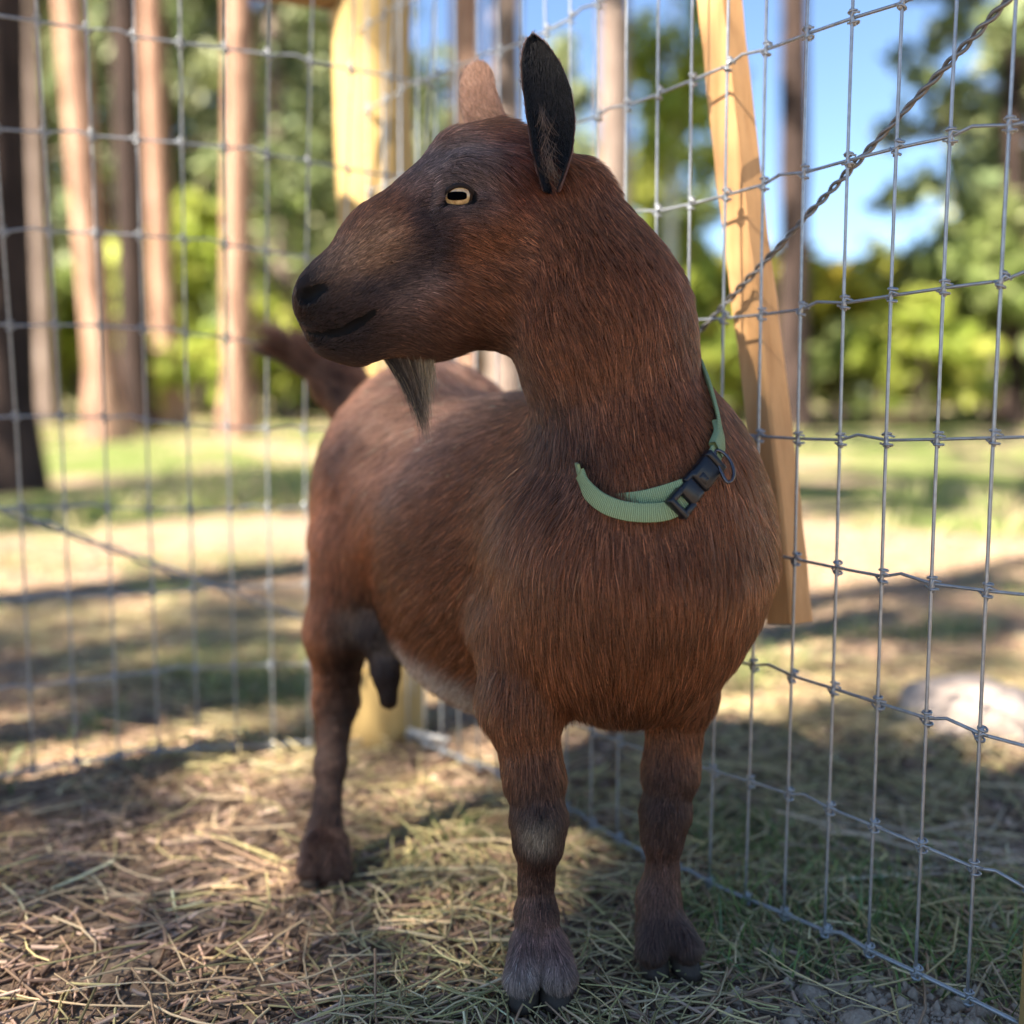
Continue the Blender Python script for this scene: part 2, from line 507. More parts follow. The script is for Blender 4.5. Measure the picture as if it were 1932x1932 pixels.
# crumbs of soil on the bare patch
r = np.random.default_rng(55); n = 6000
x = BARE[0] + 0.02 + r.normal(0, 0.10, n); y = BARE[1] + r.normal(0, 0.06, n)
s_ = 0.0014 * np.exp(r.normal(0, 0.6, n))
o8 = np.array([[1, 0, 0], [-1, 0, 0], [0, 1, 0], [0, -1, 0], [0, 0, 1], [0, 0, -1]], float)
V = np.stack([x, y, gz(x, y) + s_ * 0.3], 1)[:, None] + o8[None] * (s_[:, None, None] * r.uniform(0.6, 1.4, (n, 6, 1)))
f8 = np.array([[0, 2, 4], [2, 1, 4], [1, 3, 4], [3, 0, 4], [2, 0, 5], [1, 2, 5], [3, 1, 5], [0, 3, 5]])
tag(link('soil_crumbs', new_mesh('soil_crumbs', V.reshape(-1, 3), ((np.arange(n) * 6)[:, None, None] + f8[None]).reshape(-1, 3), False), M['clod']), 'fine crumbs of dry soil on the bare patch by the fence', 'soil', kind='stuff')
p = G(1850, 1405)
rk = link('boulder', lump_mesh('boulder', 0.115, 93, 0.62, 0.22, 4), M['stone'])
rk.location = (p[0] + 0.03, p[1] + 0.06, float(gz(p[0], p[1])) - 0.012)
tag(rk, 'low rounded grey stone half sunk in the ground beyond the wire fence', 'rock')
# ------------------------------------------------------------------ fence: two runs of woven wire meeting at a corner post
CORNER = G(725, 1400)
def hit_plane(px, py, p0, d):
    """where a pixel's ray meets the upright plane through p0 along horizontal direction d"""
    nrm_ = np.array([-d[1], d[0], 0.0]); r = ray(px, py)
    t = (nrm_ @ (p0 - np.array([0, 0, CAM_H]))) / (nrm_ @ r)
    return np.array([0, 0, CAM_H]) + r * t
RD = nrm(np.array([0.61, -0.79, 0.0])); R0 = np.array([-0.067, 1.168, 0.0])
LD = nrm(np.array([-0.925, -0.36, 0.0])); L0 = G(500, 1430)
def wire_mesh(pts, r): return new_mesh('wire', *tube(pts, r, 6))
# the knot: two turns of thin wire round the crossing
def knot_mesh():
    mb = MB(); an = np.linspace(0, 2 * np.pi, 11)
    for dz in (-0.0042, 0.0042):
        mb.add(*tube([np.array([0.0030 * np.cos(a), 0.0030 * np.sin(a), dz + 0.0006 * np.sin(a * 0.5)]) for a in an], 0.00095, 5, False))
    mb.add(*tube([np.array([-0.0058, 0, -0.001]), np.array([-0.002, -0.0026, -0.0030]), np.array([0.002, -0.0026, 0.0030]), np.array([0.0058, 0, 0.001])], 0.00095, 5))
    mb.add(*tube([np.array([0, -0.0012, -0.0062]), np.array([0, -0.0016, 0]), np.array([0, -0.0012, 0.0062])], 0.0016, 6))
    return mb.mesh('wire_knot')
KNOT = knot_mesh()
RZ = [0.015 + 0.0987 * k for k in range(11)]
def run(name, label, org, d, svals, lean, jig, zoff, seed):
    rs = np.random.default_rng(seed)
    fence = empty(name, org); tag(fence, label, 'wire fence')
    nn = np.array([d[1], -d[0], 0.0]); nn = nn if nn[1] < 0 else -nn       # towards the camera
    ang = math.atan2(d[1], d[0])
    def node(s, z):
        w = jig * (np.sin(s * 9 + z * 7 + seed) * 0.5 + np.sin(s * 23 + z * 3) * 0.3)
        return org + d * s + nn * (lean(z, s) + w) + np.array([0, 0, z + zoff(s) + 0.004 * np.sin(s * 13 + z * 11)])
    for z in RZ:
        pts = []
        for i in range(len(svals)):
            a = node(svals[i], z)
            if i:
                b = pts[-1]
                cr = 0.004 if (i * 7 + int(z * 10) * 3) % 4 == 0 else 0.0     # tension crimps
                pts.append(b + (a - b) * 0.36 + np.array([0, 0, cr])); pts.append(b + (a - b) * 0.62 + np.array([0, 0, cr * 0.6]))
            pts.append(a)
        hw = child('horizontal_wire', wire_mesh(pts, 0.00125 if z > 0.02 else 0.0017), M['wire'], fence)
        for s in svals:
            k = link('knot', KNOT, M['wire'], hw)
            k.location = node(s, z); k.rotation_euler = (rs.normal(0, 0.12), rs.normal(0, 0.15), ang + rs.normal(0, 0.15))
    for s in svals:
        zz = np.linspace(RZ[0], RZ[-1], 31)
        child('vertical_wire', wire_mesh([node(s, z) + nn * 0.002 for z in zz], 0.00125), M['wire'], fence)
    return node
anch = hit_plane(1657, 1342, R0, RD); s_an = (anch - R0) @ RD
sR = [s_an + 0.0390 * k for k in range(-20, 4)]
nodeR = run('woven_wire_fence', 'galvanised wire mesh fence running past the goat to the end post', R0, RD, sR, lambda z, s: 0.0, 0.003, lambda s: 0.0, 5)
anl = hit_plane(440, 1200, L0, LD); s_al = (anl - L0) @ LD
sL = [s_al + 0.0448 * k for k in range(-5, 9)]
nodeL = run('woven_wire_fence', 'galvanised wire mesh fence running from the corner post in front of the tree trunks', L0, LD, sL,
            lambda z, s: 0.11 * max(0, (z - 0.36) / 0.5) ** 1.3, 0.005, lambda s: 0.008 * np.sin(s * 8), 6)

# posts and rail
def post_mesh(base, top, r0, r1, seed, n=24, m=26):
    V, Fc = [], []; base = np.asarray(base); top = np.asarray(top)
    ax_ = nrm(top - base); u = nrm(np.cross(ax_, [0.3, 1, 0.1])); v = np.cross(ax_, u)
    P_ = []
    for i in range(m):
        s = i / (m - 1)
        for j in range(n):
            a = 2 * np.pi * j / n
            P_.append(base + (top - base) * s + (u * np.cos(a) + v * np.sin(a)) * (r0 + (r1 - r0) * s))
    P_ = np.array(P_); dirs = P_ - np.repeat(base[None] + (top - base)[None] * np.linspace(0, 1, m)[:, None], n, 0)
    P_ = P_ + nrm(dirs) * (0.0035 * vnoise(P_ * np.array([1, 1, 0.25]), 28, seed) + 0.004 * vnoise(P_, 5, seed + 1))[:, None]
    for i in range(m - 1):
        for j in range(n): Fc.append((i * n + j, i * n + (j + 1) % n, (i + 1) * n + (j + 1) % n, (i + 1) * n + j))
    Fc.append(tuple(range(n - 1, -1, -1))); Fc.append(tuple((m - 1) * n + j for j in range(n)))
    return new_mesh('post', P_, Fc)
pb = CORNER + np.array([0.0, 0.03, -0.03])
pt = P(692, -260, 1.33)
cpost = link('fence_post', post_mesh(pb, pt, 0.051, 0.050, 3), M['post'])
tag(cpost, 'round peeled timber post at the fence corner behind the goat', 'fence post')
ra_ = P(600, -38, 1.30); rb_ = ra_ + np.array([-1.05, -0.16, 0.0])
rb_ = P(-420, -190, 1.18)
rail = link('brace_rail', post_mesh(P(640, -36, 1.305), rb_, 0.036, 0.036, 8), M['rail'])
tag(rail, 'weathered horizontal rail joined to the top of the corner post', 'fence rail')
eb = G(1985, 2010); epost = link('fence_post', post_mesh(eb + np.array([0.012, 0, -0.03]), eb + np.array([0.075, 0.03, 1.25]), 0.034, 0.034, 5), M['post'])
tag(epost, 'tan timber end post that holds the near end of the wire fence', 'fence post')
lb_ = P(-330, 1560, 1.02); lpost = link('fence_post', post_mesh(np.array([lb_[0], lb_[1], -0.03]), np.array([lb_[0] - 0.03, lb_[1], 1.25]), 0.05, 0.05, 9), M['post'])
tag(lpost, 'round timber post at the far end of the brace rail', 'fence post')

# twisted brace wires from the corner post's foot up to the neighbouring posts
def twist(a, b, r, gap, turns, sag=0.0):
    n = int(turns * 12); mb = MB(); d = b - a; ax_ = nrm(d); u = nrm(np.cross(ax_, [0.1, 0.2, 1])); v = np.cross(ax_, u)
    for ph in (0, np.pi):
        pts = []
        for i in range(n + 1):
            s = i / n; g = gap * (0.55 + 0.45 * np.sin(s * 17) ** 2)
            an_ = ph + 2 * np.pi * turns * s
            pts.append(a + d * s + (u * np.cos(an_) + v * np.sin(an_)) * g - np.array([0, 0, sag * np.sin(np.pi * s)]))
        mb.add(*tube(pts, r, 6))
    return mb.mesh('brace_wire')
q1, q2 = hit_plane(1300, 630, R0, RD), hit_plane(1880, 0, R0, RD); dd = q2 - q1
off = np.array([RD[1], -RD[0], 0]); off = off if off[1] > 0 else -off
bw = link('brace_wire', twist(q1 - dd * 0.72 + off * 0.010, q2 + dd * 0.25 + off * 0.010, 0.0015, 0.0019, 26), M['wire_dark'])
tag(bw, 'dark twisted brace wire rising past the leaning lumber to the end post', 'brace wire')
q1, q2 = hit_plane(580, 1172, L0, LD), hit_plane(0, 962, L0, LD); dd = q2 - q1
nl = np.array([LD[1], -LD[0], 0]); nl = nl if nl[1] < 0 else -nl
bw = link('brace_wire', twist(q1 - dd * 0.28 - nl * 0.012, q2 + dd * 0.5 - nl * 0.012, 0.0017, 0.0042, 9), M['wire'])
tag(bw, 'grey twisted brace wire slanting down to the corner post foot', 'brace wire')

# length of sawn lumber hung in the fence
def beam(a, b, side, w, h, seed):
    ax_ = nrm(b - a); s = nrm(side - ax_ * (side @ ax_)); o = np.cross(ax_, s)
    n = 24; V, Fc = [], []; r = 0.0022
    prof = [(w/2 - r, h/2), (w/2, h/2 - r), (w/2, -h/2 + r), (w/2 - r, -h/2), (-w/2 + r, -h/2), (-w/2, -h/2 + r), (-w/2, h/2 - r), (-w/2 + r, h/2)]
    for i in range(n + 1):
        c = a + (b - a) * i / n + s * 0.004 * np.sin(i / n * 5 + 1)
        for p_, q_ in prof: V.append(c + s * p_ + o * q_)
    V = np.array(V); V = V + 0.0008 * np.stack([vnoise(V, 40, seed + k) for k in range(3)], 1)
    m = 8
    for i in range(n):
        for j in range(m): Fc.append((i * m + j, (i + 1) * m + j, (i + 1) * m + (j + 1) % m, i * m + (j + 1) % m))
    Fc.append(tuple(range(m))); Fc.append(tuple(n * m + j for j in range(m - 1, -1, -1)))
    return new_mesh('lumber', V, Fc, False)
la = hit_plane(1436, 1186, R0, RD); lb = hit_plane(1315, 0, R0, RD); du = lb - la
lum = link('lumber', beam(la + off * 0.034, lb + off * 0.034 + du * 0.25, nrm(np.array([0.85, 0.50, 0])), 0.026, 0.031, 4), M['lumber'])
lum.data.materials.clear(); lum.data.materials.append(M['lumber'])
tag(lum, 'fresh orange sawn lumber leaning upright behind the wire mesh', 'lumber')

st = link('stick', new_mesh('stick', *tube(catmull([G(690, 1385) + [0, 0, .018], G(735, 1388) + [0, 0, .026], G(775, 1402) + [0, 0, .016], G(845, 1414) + [0, 0, .012]], 4), 0.0036, 7)), mat_simple('bleached wood', (0.62, 0.58, 0.52), 0.8, 0, 0.2))
tag(st, 'pale bleached stick lying at the foot of the corner post', 'stick')
# ------------------------------------------------------------------ trees
def trunk_mesh(base, dirv, H, r0, r1, seed, n=14, m=30):
    V, Fc = [], []
    base = np.asarray(base, float)
    for i in range(m):
        s = i / (m - 1); z = H * s
        c = base + np.asarray(dirv) * z + np.array([0.10 * np.sin(s * 5 + seed), 0.08 * np.sin(s * 4 + seed * 2), 0]) * s * (1 - s)
        rr = (r0 + (r1 - r0) * s) * (1 + 0.55 * math.exp(-z / (1.6 * r0)))
        for j in range(n):
            a = 2 * np.pi * j / n
            V.append(c + rr * np.array([np.cos(a), np.sin(a), 0]))
    V = np.array(V)
    rad = V[:, :2] - np.repeat(V.reshape(m, n, 3).mean(1), n, 0)[:, :2]
    k = 1 + 0.10 * vnoise(V * np.array([1, 1, 0.3]), 9, seed) + 0.06 * vnoise(V, 3, seed + 3)
    V[:, :2] += rad * (k - 1)[:, None]
    for i in range(m - 1):
        for j in range(n): Fc.append((i * n + j, i * n + (j + 1) % n, (i + 1) * n + (j + 1) % n, (i + 1) * n + j))
    return new_mesh('trunk', V, np.array(Fc))

def leaf_cloud(centres, radii, per, size, cols, seed, stretch=(1, 1, 0.75), aspect=0.5):
    r = np.random.default_rng(seed)
    centres = np.asarray(centres); radii = np.asarray(radii)
    n = len(centres) * per
    ci = np.repeat(np.arange(len(centres)), per)
    d = nrm(r.normal(0, 1, (n, 3))) * (r.random(n) ** 0.45)[:, None]
    p = centres[ci] + d * radii[ci][:, None] * np.array(stretch)
    a = nrm(r.normal(0, 1, (n, 3))); b = nrm(np.cross(a, r.normal(0, 1, (n, 3))))
    s = size * np.exp(r.normal(0, 0.35, n))
    V = np.stack([p - a * s[:, None], p + b * (s * aspect)[:, None], p + a * s[:, None], p - b * (s * aspect)[:, None]], 1).reshape(-1, 3)
    me = new_mesh('leaves', V, np.arange(n * 4).reshape(-1, 4), False)
    cols = np.array(cols)
    c = cols[r.integers(0, len(cols), len(centres))][ci] * 0.6 + cols[r.integers(0, len(cols), n)] * 0.4
    face_attr(me, 'col', np.clip(c * np.exp(r.normal(0, 0.2, n))[:, None], 0, 0.8)[:len(me.polygons)])
    return me

PINEC = [(0.045, 0.075, 0.030), (0.065, 0.10, 0.038), (0.09, 0.12, 0.05), (0.12, 0.14, 0.07), (0.035, 0.055, 0.028)]
PINEL = [(0.17, 0.21, 0.08), (0.23, 0.26, 0.11), (0.13, 0.17, 0.07), (0.30, 0.30, 0.15)]
LIME = [(0.32, 0.38, 0.06), (0.40, 0.43, 0.09), (0.25, 0.32, 0.06), (0.47, 0.46, 0.11)]
GOLD = [(0.52, 0.44, 0.05), (0.46, 0.42, 0.06), (0.40, 0.42, 0.06), (0.58, 0.46, 0.07)]
OLIVE = [(0.24, 0.30, 0.08), (0.30, 0.36, 0.11), (0.18, 0.23, 0.07), (0.36, 0.39, 0.16)]

def pine_crown(H, z0, rmax, nb, per, size, cols, seed):
    """whorled boughs with needle clumps towards their ends, thin near the trunk"""
    r = np.random.default_rng(seed); cs, rs = [], []
    for i in range(nb):
        s = (i + r.random()) / nb; z = z0 + (H - z0) * s
        L = rmax * (1 - s) ** 0.7 * r.uniform(0.55, 1.05) + 0.25; a = r.uniform(0, 2 * np.pi)
        for f in np.linspace(0.35, 1.0, 4):
            cs.append([np.cos(a) * L * f + r.normal(0, .1), np.sin(a) * L * f + r.normal(0, .1), z + 0.12 * L * f * (1 - f) - 0.1 * f * L + r.normal(0, .08)]); rs.append(0.16 + 0.20 * r.random() + 0.05 * rmax)
    return leaf_cloud(cs, rs, per, size, cols, seed + 1)

def limbs_mesh(H, z0, rmax, nb, seed, r0=0.03):
    r = np.random.default_rng(seed); mb = MB()
    for i in range(nb):
        s = (i + r.random()) / nb; z = z0 + (H - z0) * s
        L = rmax * (1 - s) ** 0.7 * r.uniform(0.55, 1.05) + 0.25; a = r.uniform(0, 2 * np.pi)
        for _ in range(8): r.normal()                       # keeps step with the crown's own draw
        pts = [np.array([np.cos(a) * L * f, np.sin(a) * L * f, z + 0.12 * L * f * (1 - f) - 0.1 * f * L]) for f in np.linspace(0, 1, 5)]
        mb.add(*tube(pts, np.linspace(r0, 0.006, 5), 5))
    return mb.mesh('limbs')

def bush_crown(R, H, nc, per, size, cols, seed, low=0.05):
    r = np.random.default_rng(seed); cs, rs = [], []
    for i in range(nc):
        d = nrm(r.normal(0, 1, 3)) * r.random() ** 0.4; d[2] = abs(d[2]) if r.random() < 0.75 else d[2]
        cs.append([d[0] * R, d[1] * R, H * (low + 0.5 * (1 - low)) + d[2] * H * 0.5 * (1 - low)]); rs.append(R * r.uniform(0.14, 0.3))
    return leaf_cloud(cs, rs, per, size, cols, seed + 1)

def stems_mesh(R, H, n, seed, r0=0.02):
    r = np.random.default_rng(seed); mb = MB()
    for i in range(n):
        a = r.uniform(0, 6.28); L = R * r.uniform(0.2, 0.7)
        pts = [np.array([np.cos(a) * L * f ** 1.4, np.sin(a) * L * f ** 1.4, H * 0.8 * f]) for f in np.linspace(0, 1, 5)]
        mb.add(*tube(pts, np.linspace(r0, 0.004, 5), 5))
    return mb.mesh('stems')

CR = {
    'pine': pine_crown(14, 5.2, 2.0, 34, 15, 0.12, PINEC, 201),
    'pine_low': pine_crown(11, 1.6, 2.0, 46, 26, 0.12, PINEL, 202),
    'olive': bush_crown(1.0, 2.4, 75, 40, 0.08, OLIVE, 203, 0.0),
    'lime': bush_crown(1.0, 2.4, 75, 40, 0.08, LIME, 204, 0.0),
    'gold': bush_crown(1.0, 2.4, 75, 40, 0.08, GOLD, 205, 0.0),
    'aspen': bush_crown(0.9, 5.2, 85, 44, 0.07, LIME, 206, 0.16),
    'sapling': pine_crown(7, 0.3, 1.3, 44, 26, 0.09, PINEL, 207),
}
LIMB = {'pine': limbs_mesh(14, 5.2, 2.0, 34, 201), 'pine_low': limbs_mesh(11, 1.6, 2.0, 46, 202), 'sapling': limbs_mesh(7, 0.3, 1.3, 44, 207, 0.016)}
STEM = stems_mesh(0.9, 2.2, 7, 31)

def put(name, me, mat, parent, loc=(0, 0, 0), rz=0.0, sc=(1, 1, 1)):
    o = link(name, me, mat, parent); o.location = loc; o.rotation_euler = (0, 0, rz); o.scale = sc
    return o

def tree(px_top, px_base, wpx, Y, bark, crown, label, group, seed, H=14, cz=1.0, cxy=1.0):
    z0 = float(gz(0, Y)); x0 = (px_base - 966) / F_PX * Y; zt = CAM_H + Y * 0.405
    x1 = (px_top - 966) / F_PX * Y * (CP + 0.508 * SP) ** -1 * 1.0
    z0 = float(gz(x0, Y)) - 0.05
    slope = (x1 - x0) / (zt - z0)
    t = empty('pine_tree' if bark != 'bark_pale' else 'aspen_tree', (x0, Y, z0)); tag(t, label, 'tree', group)
    r0 = wpx * Y / F_PX / 2
    put('trunk', trunk_mesh((0, 0, 0), (slope, 0.0, 1.0), H, r0 * 1.03, r0 * 0.45 if H > 8 else r0 * 0.3, seed), M[bark], t)
    if crown:
        c = put('crown', CR[crown], M['needle' if 'pine' in crown else 'leaf'], t, (slope * H * 0.5, 0, 0), seed * 1.7, (cxy, cxy, cz))
        if crown in LIMB: put('limbs', LIMB[crown], M['bark_grey'], c)['kind'] = 'stuff'
    return t

GP = 'pines standing beyond the fence'
GREY = 'slim grey brown pine trunk standing among the trees beyond the fence'
DARK = 'dark pine trunk standing among the trees beyond the fence'
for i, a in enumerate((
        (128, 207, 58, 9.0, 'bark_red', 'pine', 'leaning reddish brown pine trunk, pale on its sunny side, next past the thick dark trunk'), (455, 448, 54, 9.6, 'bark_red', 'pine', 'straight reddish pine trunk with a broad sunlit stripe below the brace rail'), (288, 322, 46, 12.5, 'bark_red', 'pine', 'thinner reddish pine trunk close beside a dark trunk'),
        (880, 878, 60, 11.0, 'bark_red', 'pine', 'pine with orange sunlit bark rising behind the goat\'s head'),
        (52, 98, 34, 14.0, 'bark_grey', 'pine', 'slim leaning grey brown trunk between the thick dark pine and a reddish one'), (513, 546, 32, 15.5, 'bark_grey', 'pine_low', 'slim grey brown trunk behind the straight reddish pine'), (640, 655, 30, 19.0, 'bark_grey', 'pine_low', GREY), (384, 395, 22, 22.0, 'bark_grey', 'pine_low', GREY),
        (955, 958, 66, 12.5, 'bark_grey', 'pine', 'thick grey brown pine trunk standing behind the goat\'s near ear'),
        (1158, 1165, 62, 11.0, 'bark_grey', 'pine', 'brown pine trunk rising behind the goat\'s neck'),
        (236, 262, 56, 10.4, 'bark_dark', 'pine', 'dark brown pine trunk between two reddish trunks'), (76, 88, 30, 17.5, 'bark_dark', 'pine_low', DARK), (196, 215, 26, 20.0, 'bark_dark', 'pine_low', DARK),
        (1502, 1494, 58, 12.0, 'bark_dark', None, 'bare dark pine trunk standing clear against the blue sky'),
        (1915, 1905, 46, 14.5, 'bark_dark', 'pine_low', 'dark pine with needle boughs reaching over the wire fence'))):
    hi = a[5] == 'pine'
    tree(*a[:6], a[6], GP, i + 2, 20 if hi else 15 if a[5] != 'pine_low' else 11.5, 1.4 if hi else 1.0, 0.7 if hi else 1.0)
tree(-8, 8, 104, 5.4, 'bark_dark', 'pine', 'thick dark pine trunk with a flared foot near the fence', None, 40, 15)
tree(1269, 1265, 27, 14.0, 'bark_pale', 'aspen', 'slender pale aspen trunk with lime green leaves', None, 41, 6.0, 1.15)

# shrubs and young trees filling the wood behind
def shrub(px, Y, kind, sc, zs, label, group, seed, name='shrub'):
    x0 = (px - 966) / F_PX * Y
    t = empty(name, (x0, Y, float(gz(x0, Y)) - 0.03)); tag(t, label, 'shrub' if name == 'shrub' else 'tree', group)
    c = put('crown', CR[kind], M['needle' if kind == 'sapling' else 'leaf'], t, (0, 0, 0), seed * 1.1, (sc, sc, zs))
    if kind in LIMB: put('limbs', LIMB[kind], M['bark_grey'], c)['kind'] = 'stuff'
    else: put('stem', STEM, M['bark_grey'], t, (0, 0, 0), seed, (sc, sc, zs))
    return t
OL = 'leafy olive green shrub growing between the trunks beyond the fence'
LI = 'bright lime green shrub in full sun beyond the fence'
GO = 'golden yellow leaved shrub in full sun behind the leaning lumber'
SA = 'young grey green conifer with boughs to the ground beyond the fence'
k = 0
for px, Y, kind, sc, zs in (
        (30, 15, 'olive', 1.3, 1.2), (150, 16, 'lime', 1.1, .9), (360, 15, 'lime', 1.2, 1.35), (395, 18, 'olive', 1.5, 1.6), (500, 14, 'lime', .9, .7), (270, 12, 'lime', .5, .5), (580, 17, 'olive', 1.3, 1.3),
        (690, 18, 'olive', 1.6, 1.7), (1010, 19, 'olive', 1.6, 1.8), (1090, 16, 'lime', 1.0, 1.2), (1210, 15, 'lime', 1.0, 1.5), (1330, 17, 'lime', 1.1, 1.1),
        (1385, 16, 'gold', .8, 1.25), (1450, 17, 'gold', 1.0, 1.3), (1560, 15, 'gold', 1.1, 1.15), (1640, 16, 'lime', 1.2, 1.0), (1760, 17, 'lime', 1.3, 1.15), (1860, 14, 'olive', 1.1, 1.3), (1730, 13, 'lime', .9, .75), (1950, 15, 'lime', 1.2, 1.4), (1580, 14, 'olive', .9, .6), (1660, 20, 'olive', 1.5, 1.2), (1345, 13, 'lime', .7, .6), (1400, 14, 'gold', .7, .7), (1300, 20, 'olive', 1.2, 1.2), (1480, 21, 'lime', 1.3, 1.2), (60, 19, 'lime', 1.2, 1.0), (450, 24, 'lime', 1.6, 1.6), (840, 20, 'lime', 1.3, 1.5), (2080, 14, 'lime', 1.2, 1.3), (2250, 16, 'olive', 1.5, 1.5), (2450, 15, 'lime', 1.3, 1.2), (2650, 17, 'olive', 1.6, 1.6), (2900, 15, 'lime', 1.3, 1.2), (-120, 15, 'olive', 1.3, 1.3), (-300, 16, 'lime', 1.3, 1.2)):
    k += 1; shrub(px, Y, kind, sc, zs, {'olive': OL, 'lime': LI, 'gold': GO}[kind], 'shrubs beyond the fence', k)
for px, Y, sc, zs in ((20, 21, 1.3, 1.25), (120, 24, 1.4, 1.5), (210, 20, 1.2, 1.2), (330, 23, 1.4, 1.4), (430, 20, 1.3, 1.25), (560, 23, 1.4, 1.4), (620, 19, 1.1, 1.0), (720, 25, 1.5, 1.45), (820, 22, 1.2, 1.0), (1060, 26, 1.3, 1.3), (1250, 26, 1.3, 1.1), (1640, 27, .9, .62), (1890, 20, 1.2, 1.15), (1960, 17, 1.2, 1.1), (1830, 28, 1.2, 1.0), (2150, 22, 1.4, 1.3), (2350, 24, 1.4, 1.4), (2550, 21, 1.4, 1.3), (2800, 24, 1.5, 1.4), (-80, 22, 1.4, 1.4), (-260, 20, 1.3, 1.3)):
    k += 1; shrub(px, Y, 'sapling', sc, zs, SA, 'young conifers behind the trunks', k, 'young_conifer')
# distant wood closing the view
r = np.random.default_rng(77); cs, rs = [], []
for i in range(420):
    x = r.uniform(-45, 45); y = r.uniform(38, 60); top = 5.5 if x < 4 else 3.6
    cs.append([x, y, float(gz(x, y)) + r.random() ** 1.2 * top]); rs.append(r.uniform(0.7, 1.5))
tag(link('distant_forest', leaf_cloud(cs, rs, 36, 0.34, PINEL + OLIVE, 78), M['leaf']), 'far grey green line of forest closing the view', 'forest', kind='stuff')

# the tall pines on the sunny side of the pen, out of the picture, whose boughs shade the goat
def shade_crown(seed, R, nc, per, size):
    r = np.random.default_rng(seed); cs, rs = [], []
    for i in range(nc):
        d = nrm(r.normal(0, 1, 3)) * r.random() ** 0.45
        cs.append([d[0] * R, d[1] * R, d[2] * R * 0.8]); rs.append(r.uniform(0.18, 0.34))
    return leaf_cloud(cs, rs, per, size, PINEC, seed + 1)
SHC = shade_crown(301, 1.30, 60, 30, 0.06)
SHL = shade_crown(311, 1.30, 60, 20, 0.06)
SHV = shade_crown(321, 1.30, 60, 11, 0.06)
# each pine: where its trunk stands, then its boughs as (spot they shade, distance up the sun ray, size, dense or loose)
for i, (spots, foot) in enumerate((
        (((-0.06, 0.70, 0.47, 6.2, 0.19, 1), (0.09, 0.74, 0.37, 6.4, 0.22, 1), (-0.04, 0.97, 0.33, 7.0, 0.33, 1), (0.10, 0.73, 0.14, 6.6, 0.16, 0), (0.30, 0.55, 0.0, 7.4, 0.34, 0), (-0.12, 0.85, 0.0, 7.8, 0.28, 0)), (-0.3, -0.5)),
        (((-0.50, 0.50, 0.0, 8.0, 0.45, 0), (-0.95, 1.05, 0.0, 8.6, 0.45, 0), (-0.55, 1.70, 0.0, 9.0, 0.55, 1), (-0.95, 1.6, 0.0, 9.2, 0.45, 1)), (-0.6, -0.4)),
        (((1.05, 2.1, 0.0, 9.5, 0.55, 1), (0.60, 0.75, 0.0, 9.2, 0.25, 2)), (-0.5, -0.6)),
        (((-2.1, 4.9, 0.0, 9.0, 1.1, 1),), (-0.4, -0.6)), (((-0.2, 5.1, 0.0, 9.5, 0.9, 1),), (-0.4, -0.6)), (((2.3, 5.0, 0.0, 9.0, 1.1, 1),), (-0.4, -0.6)))):
    cs_ = [np.array(q[:3]) + np.array(SUN_DIR) * q[3] for q in spots]
    b = np.mean(cs_, 0); bx_, by_ = b[0] + foot[0], b[1] + foot[1]
    t = empty('pine_tree', (bx_, by_, -0.05)); tag(t, 'pine outside the pen whose boughs shade the goat', 'tree', 'shade pines')
    put('trunk', trunk_mesh((0, 0, 0), (0, 0, 1.0), max(c[2] for c in cs_) + 3, 0.15, 0.06, 50 + i), M['bark_red'], t)
    for k_, (c, q) in enumerate(zip(cs_, spots)):
        put('crown', (SHL, SHC, SHV)[q[5]], M['needle'], t, (c[0] - bx_, c[1] - by_, c[2] + 0.05), k_ * 1.3 + i, (q[4],) * 3)
        put('limb', new_mesh('limb', *tube([np.array([0, 0, c[2] - 0.5]), np.array([(c[0] - bx_) * 0.5, (c[1] - by_) * 0.5, c[2] - 0.1]), np.array([c[0] - bx_, c[1] - by_, c[2]])], [0.05, 0.035, 0.012], 6)), M['bark_red'], t)
# ------------------------------------------------------------------ the goat
GH = 0.0024                        # surface sampling step of the goat's skin
PR = []                            # primitives of the body, joined smoothly
AX = nrm([-0.178, 0.229, 0.0])     # towards the rump
LATB = nrm([0.229, 0.178, 0.0])    # goat's left
UPZ = np.array([0, 0, 1.0])

def cone(a, ra, b, rb, k=0.015, flow=None, mode='u', lenf=None):
    PR.append(dict(kind='cone', a=np.asarray(a), ra=ra, b=np.asarray(b), rb=rb, k=k, flow=flow, mode=mode))

def pc(p1, r1, p2, r2, k=0.012, flow=None, mode='u'):
    """tapered limb given by photo pixel, depth and radius in pixels: (px, py, t)"""
    cone(P(*p1), r1 * p1[2] / F_PX, P(*p2), r2 * p2[2] / F_PX, k, flow, mode)

def ell(c, axes, radii, k=0.02, flow=None, mode='u'):
    PR.append(dict(kind='ell', c=np.asarray(c), R=np.array(axes), r=np.array(radii), k=k, flow=flow, mode=mode))

DOWN = (0.0, 0.0, -1.0)
BACKDOWN = tuple(nrm(AX * 0.8 - UPZ * 0.7))
BODY_AX = (AX, LATB, UPZ)
